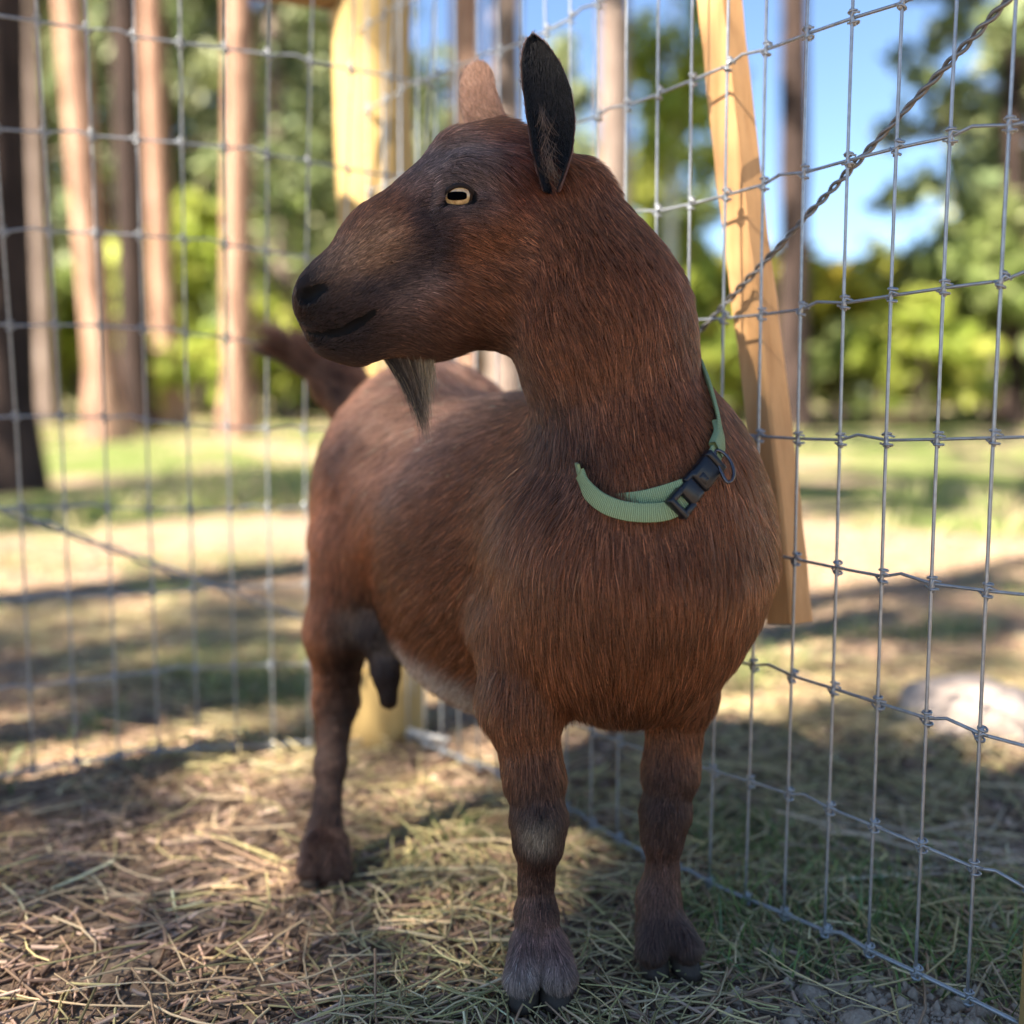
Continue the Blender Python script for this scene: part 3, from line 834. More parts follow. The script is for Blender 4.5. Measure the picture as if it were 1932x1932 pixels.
# trunk
ell(P(1174, 1000, 0.795), BODY_AX, (0.120, 0.104, 0.121), 0.03, BACKDOWN)      # shoulders
ell(P(1165, 1095, 0.765), BODY_AX, (0.100, 0.093, 0.107), 0.03, DOWN)          # breast
ell(P(985, 1010, 0.905), BODY_AX, (0.170, 0.113, 0.125), 0.03, BACKDOWN)       # belly
ell(P(955, 1100, 0.905), BODY_AX, (0.135, 0.105, 0.115), 0.03, BACKDOWN)       # low belly
ell(P(812, 918, 1.015), BODY_AX, (0.120, 0.100, 0.124), 0.03, BACKDOWN)        # rump
ell(P(715, 1000, 1.00), BODY_AX, (0.085, 0.055, 0.110), 0.03, DOWN)            # haunch
ell(P(960, 1000, 1.03), BODY_AX, (0.085, 0.055, 0.110), 0.03, DOWN)            # other haunch
# neck
NECKFLOW = tuple(nrm(P(1225, 930, 0.74) - P(1090, 520, 0.75)))
pc((1200, 1010, 0.755), 215, (1215, 880, 0.742), 152, 0.03, NECKFLOW)
pc((1220, 900, 0.742), 150, (1125, 600, 0.742), 148, 0.03, NECKFLOW)
pc((1125, 600, 0.742), 146, (1058, 410, 0.748), 112, 0.04, NECKFLOW)
# head
TURN = math.radians(20)
HF = np.array([-math.cos(TURN), -math.sin(TURN), 0.0])     # the way the nose points
HL = np.array([-math.sin(TURN), math.cos(TURN), 0.0])      # from near cheek to far cheek
def tm(px): return 0.752 - (1000 - px) * 0.000140
def hp(px, py, lat=0.0): return P(px, py, tm(px)) - HL * lat
def hc(p1, r1, p2, r2, k=0.012, flow=None, mode='u', lat1=0.0, lat2=0.0):
    cone(hp(*p1, lat1), r1 * tm(p1[0]) / F_PX, hp(*p2, lat2), r2 * tm(p2[0]) / F_PX, k, flow, mode)
FACE = tuple(nrm(hp(960, 380) - hp(620, 560)))
CHEEK = tuple(nrm(hp(960, 560) - hp(700, 560) - UPZ * 0.06))
POLL = tuple(nrm(hp(1060, 420) - hp(900, 270)))
HEAD_AX = (HF, HL, UPZ)
px2m = 0.735 / F_PX
ell(hp(945, 372), HEAD_AX, (128 * px2m, 0.047, 124 * px2m), 0.012, POLL)          # skull
hc((880, 325), 80, (935, 300), 62, 0.014, POLL)                                    # brow
ell(hp(955, 480), HEAD_AX, (140 * px2m, 0.044, 150 * px2m), 0.02, CHEEK)           # cheeks
hc((838, 408), 104, (735, 480), 92, 0.012, FACE)                                   # bridge
hc((735, 480), 90, (642, 548), 68, 0.012, FACE)
hc((640, 552), 64, (611, 566), 54, 0.010, FACE)                                    # nose
hc((628, 585), 62, (690, 580), 72, 0.010, FACE)                                    # upper lip
hc((625, 622), 50, (668, 628), 52, 0.006, FACE)                                    # chin
hc((668, 622), 56, (800, 580), 86, 0.014, CHEEK)                                   # jaw
hc((800, 580), 84, (915, 545), 108, 0.02, CHEEK)
for s in (1, -1):
    hc((640, 575), 34, (700, 580), 34, 0.010, FACE, 'u', s * 0.013, s * 0.016)     # lip pads
    hc((612, 560), 24, (640, 545), 26, 0.008, FACE, 'u', s * 0.011, s * 0.012)     # nostril wings
    hc((858, 352), 40, (905, 352), 38, 0.012, POLL, 'u', s * 0.033, s * 0.036)     # orbits
    hc((800, 470), 40, (880, 440), 50, 0.015, CHEEK, 'u', s * 0.024, s * 0.032)    # cheekbones
    hc((1000, 356), 28, (1002, 330), 22, 0.014, POLL, 'u', s * 0.024, s * 0.027)   # ear roots
# fore legs
pc((1000, 1190, 0.77), 100, (985, 1320, 0.752), 72, 0.025, DOWN)
pc((985, 1310, 0.752), 72, (1005, 1455, 0.745), 51, 0.012, DOWN)
pc((1005, 1455, 0.745), 50, (1016, 1545, 0.738), 46, 0.010, DOWN)
pc((1016, 1545, 0.738), 46, (1016, 1590, 0.737), 42, 0.010, DOWN)
pc((1016, 1590, 0.738), 38, (1012, 1650, 0.742), 28, 0.010, DOWN)
pc((1012, 1650, 0.742), 28, (1012, 1715, 0.742), 31, 0.010, DOWN)
pc((1012, 1715, 0.742), 33, (1016, 1775, 0.738), 42, 0.010, DOWN)
pc((1000, 1775, 0.736), 34, (985, 1842, 0.720), 31, 0.004, DOWN)
pc((1032, 1775, 0.736), 34, (1053, 1838, 0.722), 32, 0.004, DOWN)
pc((1015, 1790, 0.75), 36, (1012, 1835, 0.752), 34, 0.008, DOWN)
pc((1262, 1180, 0.80), 100, (1280, 1300, 0.785), 62, 0.03, DOWN)
pc((1280, 1290, 0.785), 61, (1266, 1450, 0.780), 47, 0.012, DOWN)
pc((1266, 1450, 0.780), 46, (1256, 1530, 0.778), 41, 0.010, DOWN)
pc((1256, 1530, 0.778), 41, (1250, 1575, 0.778), 36, 0.010, DOWN)
pc((1250, 1575, 0.778), 33, (1250, 1640, 0.780), 25, 0.010, DOWN)
pc((1250, 1640, 0.780), 25, (1243, 1690, 0.780), 33, 0.010, DOWN)
pc((1243, 1690, 0.780), 36, (1245, 1740, 0.776), 42, 0.010, DOWN)
pc((1238, 1740, 0.774), 33, (1231, 1790, 0.762), 29, 0.004, DOWN)
pc((1256, 1735, 0.774), 35, (1294, 1785, 0.762), 28, 0.004, DOWN)
# hind legs
pc((690, 1040, 0.985), 100, (640, 1190, 0.975), 56, 0.02, DOWN)
pc((640, 1180, 0.975), 56, (634, 1320, 0.985), 38, 0.015, DOWN)
pc((634, 1320, 0.985), 38, (624, 1440, 0.965), 24, 0.012, DOWN)
pc((624, 1440, 0.965), 24, (614, 1560, 0.945), 26, 0.012, DOWN)
pc((614, 1560, 0.945), 27, (612, 1595, 0.935), 34, 0.010, DOWN)
pc((602, 1595, 0.93), 30, (590, 1635, 0.915), 26, 0.005, DOWN)
pc((624, 1595, 0.93), 30, (634, 1635, 0.915), 26, 0.005, DOWN)
pc((990, 1090, 1.02), 85, (1005, 1220, 1.03), 48, 0.02, DOWN)
pc((1005, 1220, 1.03), 46, (1010, 1340, 1.055), 34, 0.012, DOWN)
pc((1010, 1340, 1.055), 34, (1008, 1520, 1.03), 24, 0.010, DOWN)
pc((1008, 1520, 1.03), 28, (1005, 1548, 1.022), 34, 0.010, DOWN)
# udder
pc((760, 1190, 0.965), 60, (716, 1190, 0.955), 40, 0.02, DOWN)
pc((712, 1195, 0.953), 33, (728, 1270, 0.945), 24, 0.010, DOWN)
pc((728, 1270, 0.945), 24, (733, 1318, 0.942), 17, 0.008, DOWN)
# tail
TAILF = tuple(nrm(P(560, 670, 1.07) - P(660, 770, 1.09)))
pc((700, 800, 1.085), 58, (648, 735, 1.10), 40, 0.015, TAILF)
pc((648, 735, 1.10), 40, (600, 688, 1.10), 28, 0.012, TAILF)
pc((600, 688, 1.10), 27, (545, 664, 1.09), 15, 0.012, TAILF)
def prim_d(pr, X):
    if pr['kind'] == 'cone':
        ab = pr['b'] - pr['a']
        h = np.clip(((X - pr['a']) @ ab) / (ab @ ab), 0, 1)
        d = X - pr['a'] - h[..., None] * ab
        return np.sqrt((d * d).sum(-1)) - (pr['ra'] + (pr['rb'] - pr['ra']) * h)
    q = (X - pr['c']) @ pr['R'].T
    k0 = np.sqrt(((q / pr['r']) ** 2).sum(-1)) + 1e-9
    k1 = np.sqrt(((q / pr['r'] ** 2) ** 2).sum(-1)) + 1e-9
    return k0 * (k0 - 1) / k1

def prim_box(pr, pad):
    if pr['kind'] == 'cone':
        r = max(pr['ra'], pr['rb']) + pad
        return np.minimum(pr['a'], pr['b']) - r, np.maximum(pr['a'], pr['b']) + r
    e = np.sqrt(((pr['R'] * pr['r'][:, None]) ** 2).sum(0)) + pad
    return pr['c'] - e, pr['c'] + e


def surf_t(px, py, t0=0.55, t1=1.3):
    """depth at which the view ray of a pixel meets the animal built so far"""
    r = ray(px, py); t = np.arange(t0, t1, 0.0008)
    X = r[None] * t[:, None] + np.array([0, 0, CAM_H])
    f = np.full(len(t), 0.2)
    for pr in PR:
        d = prim_d(pr, X); k = pr['k']
        if pr['mode'] == 'u':
            hh = np.maximum(k - np.abs(f - d), 0) / k
            f = np.minimum(f, d) - hh * hh * k * 0.25
    w = np.nonzero(f < 0)[0]
    return t[w[0]] if len(w) else None
def PS(px, py, lift=0.0, t0=0.55):
    """point on the animal's visible surface at a pixel, lifted towards the camera"""
    for k in range(12):                       # just outside the outline: step inwards
        t = surf_t(px + 3 * k, py, t0)
        if t is not None: return P(px + 3 * k, py, t - lift)
# mouth, nostril, lids, creases: cut away
ms = [PS(566, 626, -0.001), PS(598, 634, -0.0005), PS(640, 628), PS(680, 608), PS(702, 590, 0.001)]
mrad = [0.0024, 0.0028, 0.0029, 0.0028, 0.0018]
na, nb = PS(573, 562, -0.001), PS(605, 545, 0.0008)
EYE_T = surf_t(866, 371)
sock = (P(852, 373, EYE_T - 0.001), P(882, 371, EYE_T - 0.001))
tear = (PS(838, 381), PS(826, 391))
crs = [PS(*q) for q in ((813, 340), (807, 392), (822, 445), (808, 495))]
MIR = lambda p: p - 2 * ((p - hp(800, 450)) @ HL) * HL
for f_ in (lambda p: p, MIR):
    for i in range(4):
        cone(f_(ms[i]), mrad[i], f_(ms[i + 1]), mrad[i + 1], 0.004, None, 's')
    cone(f_(na), 0.0058, f_(nb), 0.0036, 0.002, None, 's')
    cone(f_(sock[0]), 0.0058, f_(sock[1]), 0.0058, 0.003, None, 's')
    cone(f_(tear[0]), 0.0022, f_(tear[1]), 0.0014, 0.003, None, 's')
    for i in range(3):
        cone(f_(crs[i]), 0.0016, f_(crs[i + 1]), 0.0016, 0.006, None, 's')
EYE_C = P(866, 371, EYE_T + 0.0092)

def build_field(h):
    lo = np.min([prim_box(p, 0.01)[0] for p in PR if p['mode'] == 'u'], axis=0)
    hi = np.max([prim_box(p, 0.01)[1] for p in PR if p['mode'] == 'u'], axis=0)
    n = np.ceil((hi - lo) / h).astype(int) + 1
    Fd = np.full(n, 0.2, np.float32)
    ax = [lo[i] + h * np.arange(n[i]) for i in range(3)]
    for pr in PR:
        a, b = prim_box(pr, 0.035)
        i0 = np.clip(((a - lo) / h).astype(int), 0, n - 1)
        i1 = np.clip(((b - lo) / h).astype(int) + 2, 1, n)
        if (i1 <= i0).any(): continue
        sl = tuple(slice(i0[i], i1[i]) for i in range(3))
        X = np.stack(np.meshgrid(ax[0][sl[0]], ax[1][sl[1]], ax[2][sl[2]], indexing='ij'), -1)
        d = prim_d(pr, X).astype(np.float32)
        f = Fd[sl]; k = pr['k']
        if pr['mode'] == 'u':
            hh = np.maximum(k - np.abs(f - d), 0) / k
            Fd[sl] = np.minimum(f, d) - hh * hh * k * 0.25
        else:
            d = -d
            hh = np.maximum(k - np.abs(f - d), 0) / k
            Fd[sl] = np.maximum(f, d) + hh * hh * k * 0.25
    return Fd, lo

def surface_nets(Fd, lo, h):
    S = Fd < 0
    c = np.zeros(tuple(s - 1 for s in Fd.shape), np.int8)
    offs = [(i, j, k) for i in (0, 1) for j in (0, 1) for k in (0, 1)]
    nx, ny, nz = c.shape
    for o in offs:
        c += S[o[0]:o[0] + nx, o[1]:o[1] + ny, o[2]:o[2] + nz]
    act = np.argwhere((c > 0) & (c < 8))
    ids = np.full(c.shape, -1, np.int32)
    ids[act[:, 0], act[:, 1], act[:, 2]] = np.arange(len(act))
    val = {o: Fd[act[:, 0] + o[0], act[:, 1] + o[1], act[:, 2] + o[2]] for o in offs}
    acc = np.zeros((len(act), 3)); cnt = np.zeros(len(act))
    for o in offs:
        for d in range(3):
            if o[d]: continue
            o2 = list(o); o2[d] = 1; o2 = tuple(o2)
            a, b = val[o], val[o2]
            m = (a < 0) != (b < 0)
            t = np.where(m, a / np.where(m, a - b, 1), 0)
            p = np.tile(np.array(o, float), (len(act), 1)); p[:, d] = t
            acc[m] += p[m]; cnt[m] += 1
    V = lo + h * (act + acc / cnt[:, None])
    quads = []
    for d in range(3):
        u, v = [(1, 2), (2, 0), (0, 1)][d]
        sl0 = [slice(None)] * 3; sl1 = [slice(None)] * 3
        sl0[d] = slice(0, -1); sl1[d] = slice(1, None)
        A, B = S[tuple(sl0)], S[tuple(sl1)]
        e = np.argwhere(A != B)
        ok = (e[:, u] > 0) & (e[:, v] > 0) & (e[:, u] < Fd.shape[u] - 1) & (e[:, v] < Fd.shape[v] - 1)
        e = e[ok]
        ins = A[e[:, 0], e[:, 1], e[:, 2]]
        q = []
        for du, dv in ((-1, -1), (0, -1), (0, 0), (-1, 0)):
            f = e.copy(); f[:, u] += du; f[:, v] += dv
            q.append(ids[f[:, 0], f[:, 1], f[:, 2]])
        q = np.stack(q, 1)
        q[~ins] = q[~ins][:, ::-1]
        quads.append(q)
    Q = np.vstack(quads)
    return V, Q[(Q >= 0).all(1)]

fld, flo = build_field(GH)
GV, GQ = surface_nets(fld, flo, GH)
del fld
# relax the stair steps a little
def relax(V, Q, it, lam=0.5):
    e = np.vstack([Q[:, [0, 1]], Q[:, [1, 2]], Q[:, [2, 3]], Q[:, [3, 0]]])
    n = len(V)
    for _ in range(it):
        s = np.zeros_like(V)
        for k in range(3):
            s[:, k] = np.bincount(e[:, 0], V[e[:, 1], k], n) + np.bincount(e[:, 1], V[e[:, 0], k], n)
        cnt = np.bincount(e[:, 0], minlength=n) + np.bincount(e[:, 1], minlength=n)
        V = V + lam * (s / cnt[:, None] - V)
    return V
GV = relax(GV, GQ, 3)

# colour and coat over the body, from spots on the animal
BROWN = np.array([0.150, 0.051, 0.020])
SPOT = []   # position, reach in metres, colour, weight
def spot(p, r, c, w=1.0):
    px, py = to_px(p); t = surf_t(px, py)
    SPOT.append((np.asarray(p) if t is None else P(px, py, t), r, np.array(c), w))
BLACK = (0.010, 0.008, 0.008); GREYB = (0.085, 0.058, 0.050); DKBR = (0.055, 0.027, 0.019)
TAN = (0.25, 0.13, 0.075); ROAN_SHEEN = (0.36, 0.185, 0.12); PALE = (0.40, 0.30, 0.25)
for q in ((585, 590), (640, 600), (620, 640), (690, 640), (660, 660), (600, 610)): spot(P(*q, 0.672), 0.024, BLACK, 1.6)
for q in ((570, 530), (600, 545), (578, 560)): spot(P(*q, 0.674), 0.013, BLACK, 1.6)
for q in ((640, 560), (690, 585)): spot(P(*q, 0.667), 0.018, (0.045, 0.028, 0.024), 1.0)
for q in ((740, 650), (790, 660), (850, 665), (900, 660), (950, 665)): spot(P(*q, 0.715), 0.022, DKBR, 1.5)
for q in ((990, 720), (1040, 800), (1075, 870)): spot(P(*q, 0.72), 0.024, (0.05, 0.022, 0.014), 1.6)
for q in ((625, 512), (655, 505), (690, 490), (720, 460)): spot(P(*q, 0.672), 0.014, (0.27, 0.15, 0.085), 1.1)
for q in ((815, 300), (860, 290), (850, 330), (830, 340), (900, 320)): spot(P(*q, 0.695), 0.020, (0.10, 0.072, 0.066), 1.0)
for q in ((806, 410), (815, 455), (798, 490), (765, 512), (735, 525), (690, 548)): spot(P(*q, 0.680), 0.011, (0.024, 0.018, 0.019), 2.6)
for q in ((760, 545), (800, 520), (740, 575)): spot(P(*q, 0.676), 0.012, (0.19, 0.12, 0.095), 0.8)
for q in ((955, 270), (980, 300), (972, 340)): spot(P(*q, 0.70), 0.014, (0.060, 0.016, 0.009), 2.6)
spot(P(866, 371, 0.69), 0.013, (0.03, 0.022, 0.02), 2.0)
for q in ((780, 690), (880, 690), (720, 760), (840, 800), (760, 830), (900, 760)): spot(P(*q, 0.94), 0.050, ROAN_SHEEN, 0.75)  # paler roan hair on rump and back, its light sheen put into the colour
for q in ((738, 1215), (775, 1240), (815, 1265), (850, 1285), (890, 1305)): spot(P(*q, 0.89), 0.015, (0.48, 0.38, 0.32), 2.2)
for q in ((760, 1280), (840, 1335)): spot(P(*q, 0.90), 0.020, (0.16, 0.09, 0.06), 0.8)
for q in ((720, 1200), (728, 1270), (733, 1320), (700, 1180)): spot(P(*q, 0.94), 0.024, (0.022, 0.014, 0.012), 6.0)
spot(P(668, 1165, 0.94), 0.015, (0.30, 0.20, 0.13), 0.9)
for q in ((660, 1260), (650, 1330), (640, 1400), (635, 1470)): spot(P(*q, 0.95), 0.020, (0.018, 0.011, 0.009), 3.0)
for q in ((620, 1430), (612, 1520), (612, 1580), (612, 1630), (600, 1480)): spot(P(*q, 0.93), 0.025, (0.055, 0.030, 0.023), 2.4)
for q in ((1030, 1545), (1045, 1575), (985, 1560), (1020, 1520)): spot(P(*q, 0.715), 0.022, (0.050, 0.027, 0.020), 0.9)
spot(P(1018, 1572, 0.712), 0.010, (0.33, 0.26, 0.18), 4.0)
for q in ((1018, 1530), (1050, 1560), (1045, 1600)): spot(P(*q, 0.712), 0.010, (0.018, 0.011, 0.009), 1.6)
for q in ((1026, 1630), (1032, 1665), (1035, 1700)): spot(P(*q, 0.725), 0.010, (0.024, 0.013, 0.012), 2.2)
for q in ((990, 1660), (995, 1720)): spot(P(*q, 0.73), 0.014, (0.12, 0.06, 0.04), 1.0)
for q in ((1010, 1760), (990, 1800), (1050, 1800)): spot(P(*q, 0.71), 0.02, (0.115, 0.065, 0.056), 1.3)
for q in ((985, 1850), (1040, 1850), (1010, 1835)): spot(P(*q, 0.70), 0.013, (0.33, 0.27, 0.24), 1.2)
for q in ((1250, 1500), (1260, 1560), (1230, 1530)): spot(P(*q, 0.755), 0.024, (0.034, 0.022, 0.020), 1.1)
for q in ((1250, 1620), (1240, 1680)): spot(P(*q, 0.765), 0.018, (0.085, 0.046, 0.036), 1.3)
for q in ((1240, 1740), (1280, 1770), (1230, 1790), (1300, 1790)): spot(P(*q, 0.75), 0.020, (0.045, 0.030, 0.027), 1.3)
for q in ((660, 740), (620, 700), (560, 670)): spot(P(*q, 1.09), 0.03, (0.045, 0.024, 0.018), 2.0)
for q in ((1150, 1330), (1225, 1350)): spot(P(*q, 0.73), 0.022, (0.07, 0.03, 0.018), 0.9)
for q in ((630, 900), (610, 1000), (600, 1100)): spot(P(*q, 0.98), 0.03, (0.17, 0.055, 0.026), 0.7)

LEN = []
for q, t, r, l in (((1180, 1100), 0.68, 0.10, 0.026), ((1130, 1300), 0.70, 0.06, 0.028), ((850, 1300), 0.88, 0.06, 0.028),
                   ((800, 800), 0.94, 0.10, 0.020), ((1150, 700), 0.68, 0.08, 0.018), ((960, 520), 0.70, 0.05, 0.010),
                   ((850, 380), 0.69, 0.04, 0.006), ((730, 500), 0.68, 0.04, 0.0065), ((620, 590), 0.68, 0.035, 0.0028),
                   ((1010, 1400), 0.72, 0.04, 0.011), ((1015, 1600), 0.72, 0.04, 0.007), ((1015, 1790), 0.71, 0.03, 0.010), ((1015, 1850), 0.71, 0.015, 0.007),
                   ((1265, 1450), 0.76, 0.04, 0.010), ((1250, 1620), 0.76, 0.04, 0.007), ((1260, 1750), 0.75, 0.03, 0.010), ((1265, 1795), 0.75, 0.015, 0.006),
                   ((625, 1450), 0.95, 0.05, 0.008), ((612, 1620), 0.93, 0.03, 0.011), ((730, 1290), 0.94, 0.03, 0.003),
                   ((968, 295), 0.70, 0.018, 0.024), ((690, 700), 1.09, 0.04, 0.03), ((560, 665), 1.09, 0.03, 0.05), ((866, 371), 0.69, 0.010, 0.0028), ((820, 320), 0.70, 0.02, 0.008)):
    ts = surf_t(*q); LEN.append((P(*q, ts or t), r, l))

def coat(X):
    w0 = 0.35
    acc = np.tile(BROWN * w0, (len(X), 1)); ws = np.full(len(X), w0)
    for p, r, c, w in SPOT:
        g = w * np.exp(-((X - p) ** 2).sum(1) / (r * r))
        acc += g[:, None] * c; ws += g
    la = np.full(len(X), 0.05 * 0.016); lw = np.full(len(X), 0.05)
    for p, r, l in LEN:
        g = np.exp(-((X - p) ** 2).sum(1) / (r * r))
        la += g * l; lw += g
    return acc / ws[:, None], la / lw

def flow_at(X):
    acc = np.zeros_like(X)
    for pr in PR:
        if pr['flow'] is None: continue
        lo_, hi_ = prim_box(pr, 0.05)
        m = ((X > lo_) & (X < hi_)).all(1)
        if not m.any(): continue
        d = np.abs(prim_d(pr, X[m]))
        acc[m] += np.exp(-d / 0.008)[:, None] * np.array(pr['flow'])
    return nrm(acc)

goat = empty('goat', G(1100, 1830))
tag(goat, 'small reddish brown goat with a beard and a green collar, head turned sideways', 'goat')
gm = new_mesh('goat_body', GV, GQ)
gcol, glen = coat(GV)
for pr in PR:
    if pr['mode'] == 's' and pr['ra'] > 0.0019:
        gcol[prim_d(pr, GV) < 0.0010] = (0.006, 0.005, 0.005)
vert_attr(gm, 'col', gcol)
m_, nt_, b_ = mat_new('goat hide')
c_ = attr_color(nt_)
mul = nt_.nodes.new('ShaderNodeMixRGB'); mul.blend_type = 'MULTIPLY'; mul.inputs[0].default_value = 1.0
mul.inputs[2].default_value = (0.4, 0.4, 0.4, 1)
nt_.links.new(c_, mul.inputs[1]); nt_.links.new(mul.outputs[0], b_.inputs['Base Color'])
b_.inputs['Roughness'].default_value = 0.75
b_.inputs['Specular IOR Level'].default_value = 0.12
M['hide'] = m_
body = child('body', gm, M['hide'], goat)

# ---- ears: cupped leaves of skin
def ear_mesh(base, tip, side, cup, width, depth, bend, wprof):
    """base/tip points, side = across the opening, cup = the way the opening looks"""
    nS, nW = 26, 17
    V = np.zeros((2, nS, nW, 3))
    ax_ = tip - base
    for i in range(nS):
        s = i / (nS - 1)
        w = width * 0.5 * np.interp(s, [0, .1, .25, .45, .65, .8, .9, .96, 1], wprof)
        c = base + ax_ * s + bend * (np.sin(np.pi * s))
        for j in range(nW):
            a = (j / (nW - 1) - 0.5) * 2
            ang = a * (1.5 - 0.55 * s)
            off = side * (w * np.sin(ang) / np.sin(1.5 - 0.55 * s)) - cup * depth * (1 - 0.45 * s) * (np.cos(ang) - 0.25)
            th = 0.0012 + 0.0016 * (1 - abs(a))
            outn = nrm(side * np.sin(ang) * 0.9 - cup * np.cos(ang))
            V[0, i, j] = c + off
            V[1, i, j] = c + off + outn * th
    Fc = []
    idx = lambda k, i, j: (k * nS + i) * nW + j
    for i in range(nS - 1):
        for j in range(nW - 1):
            Fc.append((idx(0, i, j), idx(0, i, j + 1), idx(0, i + 1, j + 1), idx(0, i + 1, j)))
            Fc.append((idx(1, i, j), idx(1, i + 1, j), idx(1, i + 1, j + 1), idx(1, i, j + 1)))
        Fc.append((idx(0, i, 0), idx(0, i + 1, 0), idx(1, i + 1, 0), idx(1, i, 0)))
        Fc.append((idx(0, i, nW - 1), idx(1, i, nW - 1), idx(1, i + 1, nW - 1), idx(0, i + 1, nW - 1)))
    for j in range(nW - 1):
        Fc.append((idx(0, nS - 1, j), idx(0, nS - 1, j + 1), idx(1, nS - 1, j + 1), idx(1, nS - 1, j)))
    return V.reshape(-1, 3), np.array(Fc), nS * nW

EARS = []
et = surf_t(1040, 372)
e1b, e1t = P(1040, 362, et - 0.009), P(1004, 62, et + 0.016)
EARS.append((e1b, e1t, nrm([0.96, 0.28, 0.05]), nrm([-0.30, -0.95, 0.0]), 0.0345, 0.013, np.array([0.006, 0.0, 0.0]), (0.006, 0.0045, 0.004), (0.11, 0.050, 0.034)))
e2b, e2t = P(955, 300, 0.787), P(897, 116, 0.80)
EARS.append((e2b, e2t, nrm([0.86, -0.50, 0.0]), nrm([-0.40, 0.88, 0.25]), 0.041, 0.012, np.array([-0.007, 0.0, 0.0]), (0.03, 0.02, 0.02), (0.33, 0.165, 0.10)))
EARSURF = []
for (b0, t0, sd, cu, wd, dp, bd, cin, cout) in EARS:
    wp_ = (.25, .5, .8, .98, 1, .84, .6, .34, .03) if len(EARSURF) == 0 else (1.25, 1.12, .98, .86, .78, .72, .6, .38, .03)
    V, Fc, half = ear_mesh(b0, t0, sd, cu, wd, dp, bd, wp_)
    me = new_mesh('goat_ear', V, Fc)
    cols = np.tile(np.array(cout), (len(V), 1)); cols[:half] = cin
    vert_attr(me, 'col', cols)
    child('ear', me, M['hide'], goat)
    EARSURF.append((V, Fc, half, cols, nrm(t0 - b0), cu))
# ---- eye
ER = 0.0118
EN = nrm(np.array([0.0, 0.0, CAM_H]) - EYE_C + np.array([-0.10, 0, 0.03]))
ES = nrm(np.cross(EN, UPZ)); EU = np.cross(ES, EN)
def sphere_mesh(c, r, n=32, m=20, axis=(0, 0, 1)):
    V, Fc = [], []
    for i in range(m + 1):
        th = np.pi * i / m
        for j in range(n):
            ph = 2 * np.pi * j / n
            V.append(np.asarray(c) + r * np.array([np.sin(th) * np.cos(ph), np.sin(th) * np.sin(ph), np.cos(th)]))
    for i in range(m):
        for j in range(n):
            Fc.append((i * n + j, (i + 1) * n + j, (i + 1) * n + (j + 1) % n, i * n + (j + 1) % n))
    return V, Fc
def cap_mesh(rad, half_w, half_h, n=40, rings=8, power=2.0):
    """patch on the eyeball, superellipse outline"""
    V = [EYE_C + EN * rad]; Fc = []
    for k in range(1, rings + 1):
        for j in range(n):
            a = 2 * np.pi * j / n
            ca, sa = np.cos(a), np.sin(a)
            rr = (abs(ca) ** power + abs(sa) ** power) ** (-1 / power) * k / rings
            d = EN * 1.0 + ES * (rr * ca * half_w / rad) + EU * (rr * sa * half_h / rad)
            V.append(EYE_C + nrm(d) * rad)
    for j in range(n): Fc.append((0, 1 + j, 1 + (j + 1) % n))
    for k in range(rings - 1):
        for j in range(n):
            a, b = 1 + k * n + j, 1 + k * n + (j + 1) % n
            Fc.append((a, a + n, b + n, b))
    return V, Fc
m_, nt_, b_ = mat_new('eyeball'); b_.inputs['Base Color'].default_value = (0.05, 0.03, 0.02, 1); b_.inputs['Roughness'].default_value = 0.12
M['eyeball'] = m_
m_, nt_, b_ = mat_new('amber iris')
n_ = noise(nt_, 420, 5, 0.7, objcoord(nt_))
nt_.links.new(ramp(nt_, n_, [(0.3, (0.24, 0.13, 0.045)), (0.6, (0.46, 0.30, 0.125))]), b_.inputs['Base Color'])
b_.inputs['Roughness'].default_value = 0.25; b_.inputs['Coat Weight'].default_value = 1.0; b_.inputs['Coat Roughness'].default_value = 0.03
M['iris'] = m_
M['pupil'] = mat_simple('pupil', (0.001, 0.001, 0.0015), 0.6, 0, 0.0)
M['lid'] = mat_simple('dark eyelid skin', (0.016, 0.011, 0.010), 0.7, 0, 0.15)
eye = child('eye', new_mesh('eyeball', *sphere_mesh(EYE_C, ER)), M['eyeball'], goat)
child('iris', new_mesh('iris', *cap_mesh(ER + 0.0002, 0.0125, 0.0105)), M['iris'], eye)
child('pupil', new_mesh('pupil', *cap_mesh(ER + 0.0005, 0.0084, 0.0030, power=3.6)), M['pupil'], eye)
def on_eye(px, py, r):
    o = np.array([0, 0, CAM_H]); d = nrm(ray(px, py)); oc = o - EYE_C
    b = d @ oc; disc = b * b - (oc @ oc - r * r)
    if disc < 0: disc = 0
    return o + d * (-b - math.sqrt(disc))
lidpx = [(836, 381), (842, 363), (854, 353), (868, 350), (882, 353), (893, 363), (896, 373), (889, 382), (874, 388), (857, 388), (845, 386)]
lc = catmull([on_eye(a, b, ER + 0.0006) for a, b in lidpx + lidpx[:1]], 5)
rr_ = np.full(len(lc), 0.0009); rr_[6:32] = 0.0017
child('eyelid', new_mesh('eyelid', *tube(lc, rr_, 8, False)), M['lid'], eye)
# far eye, on the other cheek
EYE2 = hp(832, 371, -0.0415)
child('eye', new_mesh('eyeball', *sphere_mesh(EYE2, 0.0108, 20, 12)), M['eyeball'], goat)
# wet nose pad rim
M['nose'] = mat_simple('damp black nose', (0.012, 0.010, 0.011), 0.35, 0, 0.5)

